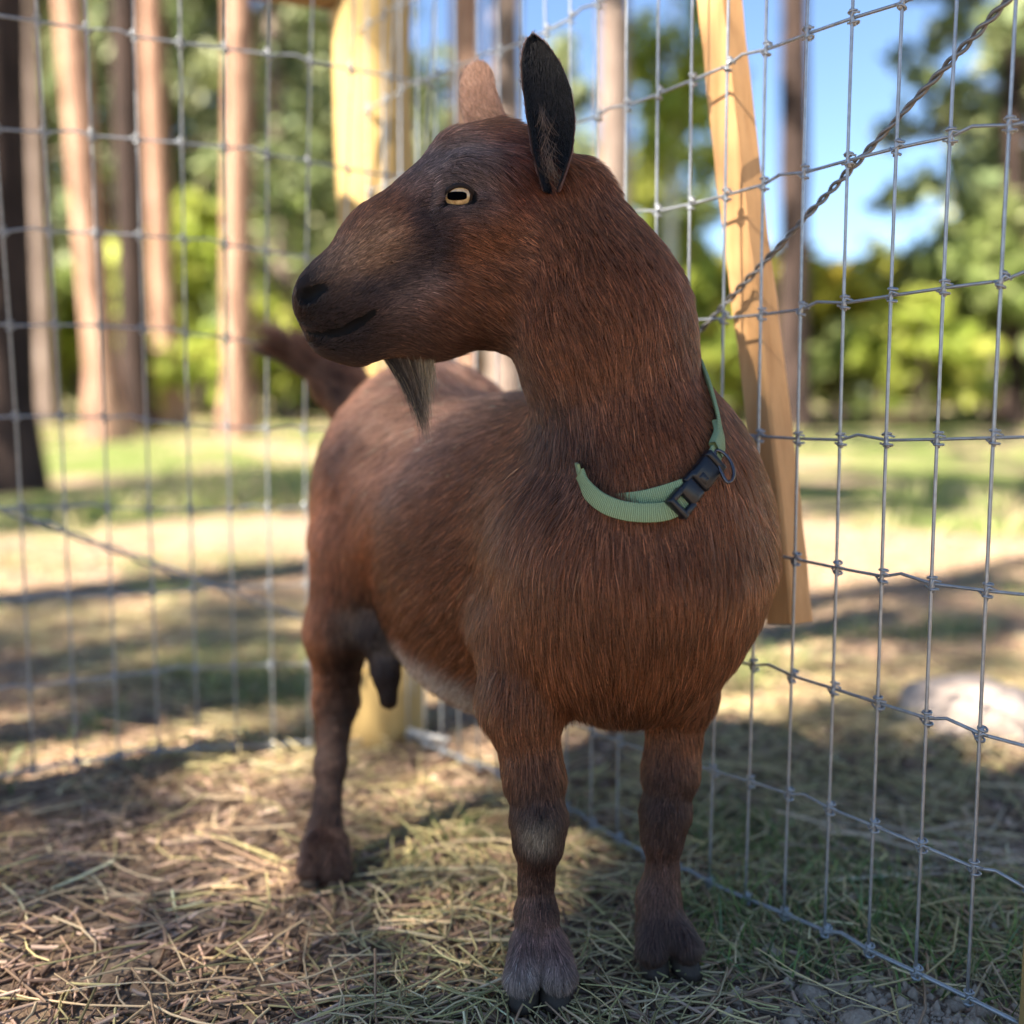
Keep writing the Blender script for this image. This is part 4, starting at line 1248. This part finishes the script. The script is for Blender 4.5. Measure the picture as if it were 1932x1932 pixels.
# ---- hooves: two horny toes on each foot
M['hoof'] = mat_simple('dark horn', (0.055, 0.040, 0.030), 0.65, 0, 0.2)
def toe(px, py, w, ln, t, dirx):
    c = P(px, py, t); w = w * t / F_PX; ln = ln * t / F_PX
    f = nrm([dirx, -1, 0]); s_ = np.array([-f[1], f[0], 0])
    V, Fc = [], []; n = 14; lev = [(-0.0, 1.0), (0.35, 0.97), (0.7, 0.86), (1.0, 0.66)]
    hgt = 0.016
    for hz, sc in lev:
        for j in range(n):
            a = 2 * np.pi * j / n
            V.append(np.array([c[0], c[1], 0.0015]) + s_ * np.cos(a) * w * sc + f * (np.sin(a) * ln * sc - 0.004 * hz) + UPZ * hz * hgt * (1 if np.sin(a) < 0 else 1 - 0.15 * np.sin(a)))
    for i in range(len(lev) - 1):
        for j in range(n):
            Fc.append((i * n + j, i * n + (j + 1) % n, (i + 1) * n + (j + 1) % n, (i + 1) * n + j))
    Fc.append(tuple(range(3 * n, 4 * n))); Fc.append(tuple(range(n - 1, -1, -1)))
    return new_mesh('hoof_toe', V, Fc)
for (px, py, w, ln, t, dx) in ((988, 1868, 30, 38, 0.727, -0.25), (1048, 1862, 31, 38, 0.729, 0.2), (1236, 1812, 28, 34, 0.767, 0.0), (1296, 1802, 26, 36, 0.767, 0.6),
                               (589, 1650, 24, 30, 0.915, -0.1), (636, 1650, 24, 30, 0.915, 0.1), (990, 1560, 24, 30, 1.02, 0.0), (1022, 1560, 24, 30, 1.02, 0.0)):
    child('hoof', toe(px, py, w, ln, t, dx), M['hoof'], goat)

# line of the collar, laid on the neck
LOOP = []
for q in ((1094, 893), (1112, 928), (1150, 955), (1205, 967), (1268, 960), (1318, 915), (1345, 868)):
    LOOP.append((*q, surf_t(*q) - 0.009))
def fit(x, y, l):
    for k in range(12):
        t = surf_t(x - 3 * k, y)
        if t is not None: return (x - 2 * k, y, t - l)
LOOP += [fit(x, y, l) for x, y, l in ((1360, 822, 0.008), (1350, 768, 0.007), (1334, 712, 0.004))]
LOOP += [(1316, 686, LOOP[-1][2] + 0.03), (1270, 680, 0.80), (1200, 710, .818),
         (1130, 790, .808), (1088, 858, .785), (1082, 880, LOOP[0][2] + 0.045), LOOP[0]]
DFR = LOOP[4][2] - 0.654
# ---- coat of hair, one strand per curve
def make_curves(name, pts, rad, cols, mat, parent):
    """pts (N,K,3), rad (N,K), cols (N,3)"""
    N, K = pts.shape[:2]
    cu = bpy.data.hair_curves.new(name)
    cu.add_curves([K] * N)
    cu.attributes['position'].data.foreach_set('vector', pts.astype(np.float32).ravel()) if 'position' in cu.attributes else cu.position_data.foreach_set('vector', pts.astype(np.float32).ravel())
    ra = cu.attributes.get('radius') or cu.attributes.new('radius', 'FLOAT', 'POINT')
    ra.data.foreach_set('value', rad.astype(np.float32).ravel())
    ca = cu.attributes.new('col', 'FLOAT_COLOR', 'CURVE')
    c4 = np.ones((N, 4), np.float32); c4[:, :3] = cols
    ca.data.foreach_set('color', c4.ravel())
    cu.materials.append(mat)
    return child(name, cu, mat, parent)

def mat_hair(name, rough=0.38, spec=0.5):
    m, nt, b = mat_new(name)
    hb = nt.nodes.new('ShaderNodeBsdfHairPrincipled')
    hb.parametrization = 'COLOR'
    hb.inputs['Roughness'].default_value = rough
    hb.inputs['Radial Roughness'].default_value = 0.55
    hb.inputs['Coat'].default_value = 0.0
    hb.inputs['IOR'].default_value = 1.45
    nt.links.new(attr_color(nt), hb.inputs['Color'])
    df = nt.nodes.new('ShaderNodeBsdfDiffuse')
    nt.links.new(attr_color(nt), df.inputs['Color'])
    mx = nt.nodes.new('ShaderNodeMixShader'); mx.inputs['Fac'].default_value = 0.55
    nt.links.new(hb.outputs['BSDF'], mx.inputs[1]); nt.links.new(df.outputs['BSDF'], mx.inputs[2])
    nt.links.new(mx.outputs['Shader'], nt.nodes['Material Output'].inputs['Surface'])
    return m
M['fur'] = mat_hair('goat hair')

def tri_sample(V, T, N, dens=None, rng=RNG):
    a, b, c = V[T[:, 0]], V[T[:, 1]], V[T[:, 2]]
    nr = np.cross(b - a, c - a); ar = np.linalg.norm(nr, axis=1) * 0.5
    w = ar if dens is None else ar * dens
    cum = np.cumsum(w); k = np.searchsorted(cum, rng.random(N) * cum[-1])
    k = np.minimum(k, len(T) - 1)
    u, v = rng.random(N), rng.random(N); f = u + v > 1; u[f] = 1 - u[f]; v[f] = 1 - v[f]
    p = a[k] + (b[k] - a[k]) * u[:, None] + (c[k] - a[k]) * v[:, None]
    return p, k, nrm(nr)[k], np.stack([1 - u - v, u, v], 1)

def strands(root, nor, flow, ln, K=6, lift=0.35, clump=0.5, cell=0.006, wav=0.25, seed=0):
    N = len(root)
    f = flow - nor * (flow * nor).sum(1, keepdims=True)
    f = nrm(f + 1e-4)
    s_ = np.cross(nor, f)
    turn = vnoise(root, 22, 3 + seed) * wav * 1.3 + vnoise(root, 90, 9 + seed) * wav + RNG.normal(0, 0.10, N)
    f = f * np.cos(turn)[:, None] + s_ * np.sin(turn)[:, None]
    q = root + np.stack([vnoise(root, 160, 21 + i) for i in range(3)], 1) * cell * 0.45
    ci = np.floor(q / cell)
    cc = (ci + 0.5) * cell + (np.stack([_hash(ci[:, 0].astype(np.int64), ci[:, 1].astype(np.int64), ci[:, 2].astype(np.int64), 50 + i) for i in range(3)], 1) - 0.5) * cell * 0.7
    toC = cc - root; toC = toC - nor * (toC * nor).sum(1, keepdims=True)
    lf = lift * (0.75 + 0.5 * RNG.random(N)) * (1 + 0.35 * vnoise(root, 120, 5 + seed))
    t = np.linspace(0, 1, K)
    pts = np.zeros((N, K, 3))
    for i, s in enumerate(t):
        h = lf * (s - 0.55 * s * s)
        pts[:, i] = root + (f * (ln * s)[:, None]) + nor * (ln * h)[:, None] + toC * (clump * s ** 1.2)
    return pts

TRI = np.vstack([GQ[:, [0, 1, 2]], GQ[:, [0, 2, 3]]])
tc_ = GV[TRI].mean(1)
tn_ = nrm(np.cross(GV[TRI[:, 1]] - GV[TRI[:, 0]], GV[TRI[:, 2]] - GV[TRI[:, 0]]))
facing = (tn_ * nrm(np.array([0, 0, CAM_H]) - tc_)).sum(1)
dens = np.where(facing > -0.25, 1.0, 0.3)
_, tl_ = coat(tc_)
dens *= np.clip(0.016 / tl_, 0.75, 3.2)
NF = 420000
root, kk, nor, bar = tri_sample(GV, TRI, NF, dens)
vn_ = np.zeros_like(GV)
for i in range(3): 
    for d in range(3): vn_[:, d] += np.bincount(TRI[:, i], tn_[:, d], len(GV))
vn_ = nrm(vn_)
nor = nrm((vn_[TRI[kk]] * bar[:, :, None]).sum(1))
# no hair on the eye, in the nostrils or on the lips' edge
keep = np.ones(NF, bool)
keep &= np.linalg.norm(root - EYE_C, axis=1) > 0.0114
for pr in PR:
    if pr['mode'] == 's': keep &= prim_d(pr, root) > (0.0010 if pr['ra'] > 0.0017 else 0.0)
for q, r in (((568, 538), 0.0075), ((583, 560), 0.0065), ((566, 560), 0.006)):
    keep &= np.linalg.norm(root - PS(*q), axis=1) > r
root, nor = root[keep], nor[keep]
col, ln = coat(root)
fl = flow_at(root)
N = len(root)
ln = ln * RNG.uniform(0.6, 1.15, N)
lift = np.interp(ln, [0.003, 0.008, 0.02], [0.24, 0.26, 0.30])
strap_pts = catmull([P(*q) for q in LOOP], 6)
dmin = np.full(N, 1.0)
for q in strap_pts: dmin = np.minimum(dmin, np.linalg.norm(root - q, axis=1))
press = np.clip((dmin - 0.009) / 0.014, 0.25, 1)
ln = ln * (0.35 + 0.65 * press); lift = lift * press
pts = strands(root, nor, fl, ln, 6, lift, 0.30, 0.0050, 0.16)
base_r = np.interp(ln, [0.003, 0.01, 0.02], [0.00010, 0.00014, 0.00017])
rad = base_r[:, None] * np.array([1.0, 1.0, 0.9, 0.75, 0.5, 0.15])[None]
lum = np.exp(RNG.normal(-0.08, 0.55, N)) * (1 + 0.22 * vnoise(root, 35, 77) + 0.30 * vnoise(root, 190, 78))
tipc = RNG.random(N) < 0.13
col = col * lum[:, None]
col[tipc] = col[tipc] * 1.5 + np.array([0.05, 0.035, 0.025]) * np.clip(col[tipc].mean(1, keepdims=True) / 0.1, 0.15, 1)
make_curves('fur', pts, rad, np.clip(col, 0.003, 0.9), M['fur'], goat)

# ears' fur
ep, er, ec = [], [], []
for (V, Fc, half, cols, axis, cup_) in EARSURF:
    T = np.vstack([Fc[:, [0, 1, 2]], Fc[:, [0, 2, 3]]])
    p, k, n_, b = tri_sample(V, T, 9000)
    inside = (T[k] < half).all(1)
    sg_ = np.sign((n_ * cup_).sum(1)) * np.where(inside, 1, -1); n_ = n_ * np.where(sg_ == 0, 1, sg_)[:, None]
    l_ = np.where(inside, 0.0035, 0.0045) * RNG.uniform(0.6, 1.2, len(p))
    s_ = strands(p, n_, np.tile(axis, (len(p), 1)), l_, 5, np.full(len(p), 0.3), 0.3, 0.004, 0.3)
    c_ = cols[T[k][:, 0]] * np.exp(RNG.normal(0, 0.3, len(p)))[:, None]
    ep.append(s_); ec.append(c_); er.append(np.tile(0.00012 * np.array([1, 1, .8, .6, .2]), (len(p), 1)))
# long pale hairs inside the near ear
b0, t0, sd, cu = EARS[0][:4]
n = 110
s0 = RNG.uniform(0.02, 0.42, n); a0 = RNG.uniform(-1, 0.95, n)
p0 = b0 + (t0 - b0) * s0[:, None] + sd * (a0 * 0.012)[:, None] - cu * 0.006
d0 = nrm(sd * (-a0 * 0.9)[:, None] + cu * 0.5 + nrm(t0 - b0) * RNG.uniform(0.2, 0.9, n)[:, None] + RNG.normal(0, 0.2, (n, 3)))
l0 = RNG.uniform(0.008, 0.02, n)
tt = np.linspace(0, 1, 5)
s_ = p0[:, None] + d0[:, None] * (l0[:, None] * tt)[:, :, None] + nrm(t0 - b0)[None, None] * (0.35 * l0[:, None] * tt ** 2)[:, :, None]
ep.append(s_); ec.append(np.tile([0.12, 0.075, 0.05], (n, 1)) * RNG.uniform(0.5, 1.6, (n, 1))); er.append(np.tile(0.00011 * np.array([1, 1, .9, .7, .3]), (n, 1)))
make_curves('ear_fur', np.vstack(ep), np.vstack(er), np.vstack(ec), M['fur'], goat)

# beard: a lock from the chin that curves back and thins out to a wisp, with a short fringe behind it
n = 900
u = np.clip(RNG.beta(1.3, 1.6, n), 0, 1); v = RNG.normal(0, 1, n)
K = 10; tt = np.linspace(0, 1, K); pts = np.zeros((n, K, 3))
Ls = np.clip(RNG.normal(0.74, 0.22, n), 0.22, 1.15) * (1 - 0.45 * np.clip((u - 0.55) / 0.45, 0, 1))
j1, j2, j3 = RNG.normal(0, 1, n), RNG.normal(0, 1, n), RNG.uniform(0, 6.28, n)
for i in range(K):
    s = tt[i] * Ls
    cx = np.interp(s, [0, .2, .4, .6, .8, 1.15], [752, 766, 780, 791, 799, 806]); cy = np.interp(s, [0, .2, .4, .6, .8, 1.15], [664, 696, 728, 760, 792, 836])
    spread = (u - 0.32) * 92 * np.maximum(1 - s, 0) ** 1.25 + (u - 0.4) * 16
    wob = (6 * j1 * tt[i] ** 1.5 + 3.5 * np.sin(j3 + s * 6) * tt[i])
    pts[:, i] = np.array([P(a_, b_, c_) for a_, b_, c_ in zip(cx + spread + wob, cy - 10 * (u - 0.4) * (1 - s), 0.7225 + 0.0045 * v * (1 - 0.55 * s) + 0.0012 * j2 * tt[i])])
dark = np.array([[0.014, 0.011, 0.010]]); mid = np.array([[0.075, 0.050, 0.034]]); tan_ = np.array([[0.20, 0.145, 0.085]])
w1 = np.clip((u - 0.15) / 0.25, 0, 1)[:, None]; w2 = np.clip((u - 0.5) / 0.3, 0, 1)[:, None]
bc = (dark * (1 - w1) + mid * w1) * (1 - w2) + tan_ * w2
bc = bc * np.exp(RNG.normal(0, 0.55, n))[:, None]
bc = np.where((RNG.random(n) < 0.10)[:, None], np.array([[0.27, 0.21, 0.13]]), bc)
make_curves('beard', pts, np.tile(0.00013 * np.linspace(1, 0.2, K), (n, 1)), np.clip(bc, 0, 0.6), M['fur'], goat)

# tail tuft
n = 1600
u = RNG.random(n); v = RNG.normal(0, 1, n); w = RNG.normal(0, 1, n)
K = 7; tt = np.linspace(0, 1, K); pts = np.zeros((n, K, 3))
Ls = RNG.uniform(0.5, 1.0, n)
for i in range(K):
    s = u * 0.55 + tt[i] * Ls * 0.62
    cx = np.interp(s, [0, .35, .7, 1.17], [645, 590, 530, 462]); cy = np.interp(s, [0, .35, .7, 1.17], [735, 688, 664, 648])
    wd = np.interp(s, [0, .4, .8, 1.17], [24, 15, 9, 6]) * (0.5 + 0.6 * tt[i])
    pts[:, i] = np.array([P(a, b, c) for a, b, c in zip(cx + 0.3 * wd * w, cy + wd * v * 0.6 + tt[i] * 6, 1.098 + wd * w * 0.0004)])
tcx = np.where((v > 0)[:, None], np.array([[0.03, 0.018, 0.014]]), np.array([[0.10, 0.065, 0.05]])) * np.exp(RNG.normal(0, 0.4, n))[:, None]
make_curves('tail_hair', pts, np.tile(0.0003 * np.linspace(1, 0.3, K), (n, 1)), tcx, M['fur'], goat)

# ------------------------------------------------------------------ the collar
def mat_webbing():
    m, nt, b = mat_new('green webbing')
    a = nt.nodes.new('ShaderNodeUVMap')
    w = nt.nodes.new('ShaderNodeTexWave'); w.wave_type = 'BANDS'; w.bands_direction = 'X'
    w.inputs['Scale'].default_value = 1.0; w.inputs['Distortion'].default_value = 0.4
    mp = nt.nodes.new('ShaderNodeMapping'); mp.inputs['Scale'].default_value = (24, 1, 1)
    nt.links.new(a.outputs['UV'], mp.inputs['Vector']); nt.links.new(mp.outputs['Vector'], w.inputs['Vector'])
    nt.links.new(ramp(nt, w.outputs['Fac'], [(0.15, (0.10, 0.15, 0.075)), (0.7, (0.27, 0.36, 0.20))]), b.inputs['Base Color'])
    b.inputs['Roughness'].default_value = 0.75
    b.inputs['Specular IOR Level'].default_value = 0.25
    bump(nt, b, w.outputs['Fac'], 0.7, 0.0008)
    return m
M['webbing'] = mat_webbing()
M['plastic'] = mat_simple('black plastic', (0.006, 0.007, 0.010), 0.36, 0, 0.4)
M['ring'] = mat_simple('dark steel', (0.10, 0.09, 0.09), 0.25, 0.9)
collar = empty('collar', P(1200, 968, 0.66))
tag(collar, 'sage green webbing collar with black plastic buckle around the goat\'s neck', 'collar')
def strap_mesh(ctr, ups, width, thick, closed, n=6):
    c = catmull(np.hstack([ctr, ups]), n)
    p, u = c[:, :3], nrm(c[:, 3:])
    tg = nrm(np.gradient(p, axis=0)); o = nrm(np.cross(tg, u)); u = np.cross(o, tg)
    V = []; L = np.concatenate([[0], np.cumsum(np.linalg.norm(np.diff(p, axis=0), axis=1))])
    prof = [(-0.5, 0.35), (-0.46, 0.5), (0.46, 0.5), (0.5, 0.35), (0.5, -0.35), (0.46, -0.5), (-0.46, -0.5), (-0.5, -0.35)]
    for i in range(len(p)):
        for a, b in prof: V.append(p[i] + u[i] * a * width + o[i] * b * thick)
    m = len(prof); Fc = []
    for i in range(len(p) - 1):
        for j in range(m): Fc.append((i * m + j, i * m + (j + 1) % m, (i + 1) * m + (j + 1) % m, (i + 1) * m + j))
    Fc.append(tuple(range(m))); Fc.append(tuple((len(p) - 1) * m + j for j in range(m - 1, -1, -1)))
    me = new_mesh('strap', V, Fc, True)
    uv = me.uv_layers.new(name='UVMap')
    vi = np.zeros(len(me.loops), np.int32); me.loops.foreach_get('vertex_index', vi)
    uvs = np.zeros((len(vi), 2), np.float32); uvs[:, 0] = L[vi // m] * 10; uvs[:, 1] = (vi % m) / m
    uv.data.foreach_set('uv', uvs.ravel())
    return me
NKA = nrm(P(1125, 600, 0.742) - P(1225, 930, 0.742))
UPC = nrm(NKA * 0.9 + np.array([0.0, 0.0, 0.45]))
ctr = np.array([P(*q) for q in LOOP]); ups = np.tile(UPC, (len(LOOP), 1))
child('strap', strap_mesh(ctr, ups, 0.0125, 0.0022, True), M['webbing'], collar)
inner = [(x, y, z + DFR) for x, y, z in ((1136, 945, .676), (1165, 945, .668), (1208, 941, .661), (1250, 931, .657), (1290, 918, .656))]
child('strap_end', strap_mesh(np.array([P(*q) for q in inner]), np.tile(UPC, (len(inner), 1)), 0.0105, 0.0020, False), M['webbing'], collar)
keeper = [(1350, 850, LOOP[6][2] + 0.003), (1357, 828, LOOP[6][2] + 0.012), (1352, 806, LOOP[6][2] + 0.022)]
child('keeper', strap_mesh(np.array([P(*q) for q in keeper]), np.tile(UPC, (3, 1)), 0.0140, 0.0052, False), M['webbing'], collar)

def block(c, ax, sx, sy, sz, bev=0.25, nseg=3):
    """rounded block with half sizes sx, sy, sz along the three axes"""
    V, Fc = [], []
    r = min(sx, sy, sz) * bev
    out = []
    for (qx, qy) in ((1, 1), (-1, 1), (-1, -1), (1, -1)):
        a0_ = math.atan2(qy, qx) - math.pi / 4
        for i in range(nseg + 1):
            a = a0_ + (math.pi / 2) * i / nseg
            out.append((qx * (sx - r) + r * math.cos(a), qy * (sy - r) + r * math.sin(a)))
    n = len(out)
    for zz, ins in ((-sz, r), (-sz + r, 0), (sz - r, 0), (sz, r)):
        for x, y in out:
            fx = (sx - ins) / sx; fy = (sy - ins) / sy
            V.append(np.asarray(c) + ax[0] * x * fx + ax[1] * y * fy + ax[2] * zz)
    for k in range(3):
        for j in range(n): Fc.append((k * n + j, k * n + (j + 1) % n, (k + 1) * n + (j + 1) % n, (k + 1) * n + j))
    Fc.append(tuple(range(n - 1, -1, -1))); Fc.append(tuple(3 * n + j for j in range(n)))
    return V, Fc
bA, bB = P(1283, 952, LOOP[4][2] - 0.001), P(1346, 872, LOOP[6][2] - 0.002)
bx = nrm(bB - bA); bo = nrm(np.cross(bx, UPC)); 
if bo @ (np.array([0, 0, CAM_H]) - bA) < 0: bo = -bo
bu = nrm(np.cross(bo, bx)); bu = bu if bu @ UPC > 0 else -bu
BX = (bx, bu, bo)
bl = np.linalg.norm(bB - bA)
mbk = MB()
mbk.add(*block(bA + bx * bl * 0.30, BX, bl * 0.17, 0.0078, 0.0038, 0.35))
mbk.add(*block(bA + bx * bl * 0.05 + bu * 0.0066, BX, bl * 0.15, 0.0020, 0.0036, 0.4))
mbk.add(*block(bA + bx * bl * 0.05 - bu * 0.0066, BX, bl * 0.15, 0.0020, 0.0036, 0.4))
mbk.add(*block(bA - bx * bl * 0.09, BX, 0.0022, 0.0088, 0.0040, 0.4))
fr = child('buckle', mbk.mesh('buckle_plug'), M['plastic'], collar)
mbk = MB()
mbk.add(*block(bA + bx * bl * 0.72 , BX, bl * 0.24, 0.0084, 0.0046, 0.4))
mbk.add(*block(bA + bx * bl * 0.60 + bo * 0.003, BX, bl * 0.08, 0.0040, 0.0024, 0.5))
mbk.add(*block(bA + bx * bl * 1.02, BX, 0.0026, 0.0086, 0.0042, 0.4))
child('buckle_socket', mbk.mesh('buckle_socket'), M['plastic'], fr)
child('prong_ridge', MB().add(*block(bA + bx * bl * 0.47 + bu * 0.0075, BX, bl * 0.12, 0.0017, 0.0030, 0.5)).mesh('prong'), M['plastic'], fr)
# D ring
rc_ = P(1362, 880, LOOP[6][2] - 0.004); rx_ = nrm(P(1378, 915, .655) - P(1350, 845, .667)); ry_ = nrm(np.array([0.75, -0.2, -0.4]))
ry_ = nrm(ry_ - rx_ * (rx_ @ ry_))
an = np.linspace(0, 2 * np.pi, 33)
rp = [rc_ + rx_ * np.cos(a) * 0.0125 + ry_ * (np.sin(a) * 0.0072 if np.sin(a) > 0 else np.sin(a) * 0.002) for a in an]
child('lead_ring', new_mesh('lead_ring', *tube(rp, 0.0012, 8, False)), M['ring'], collar)
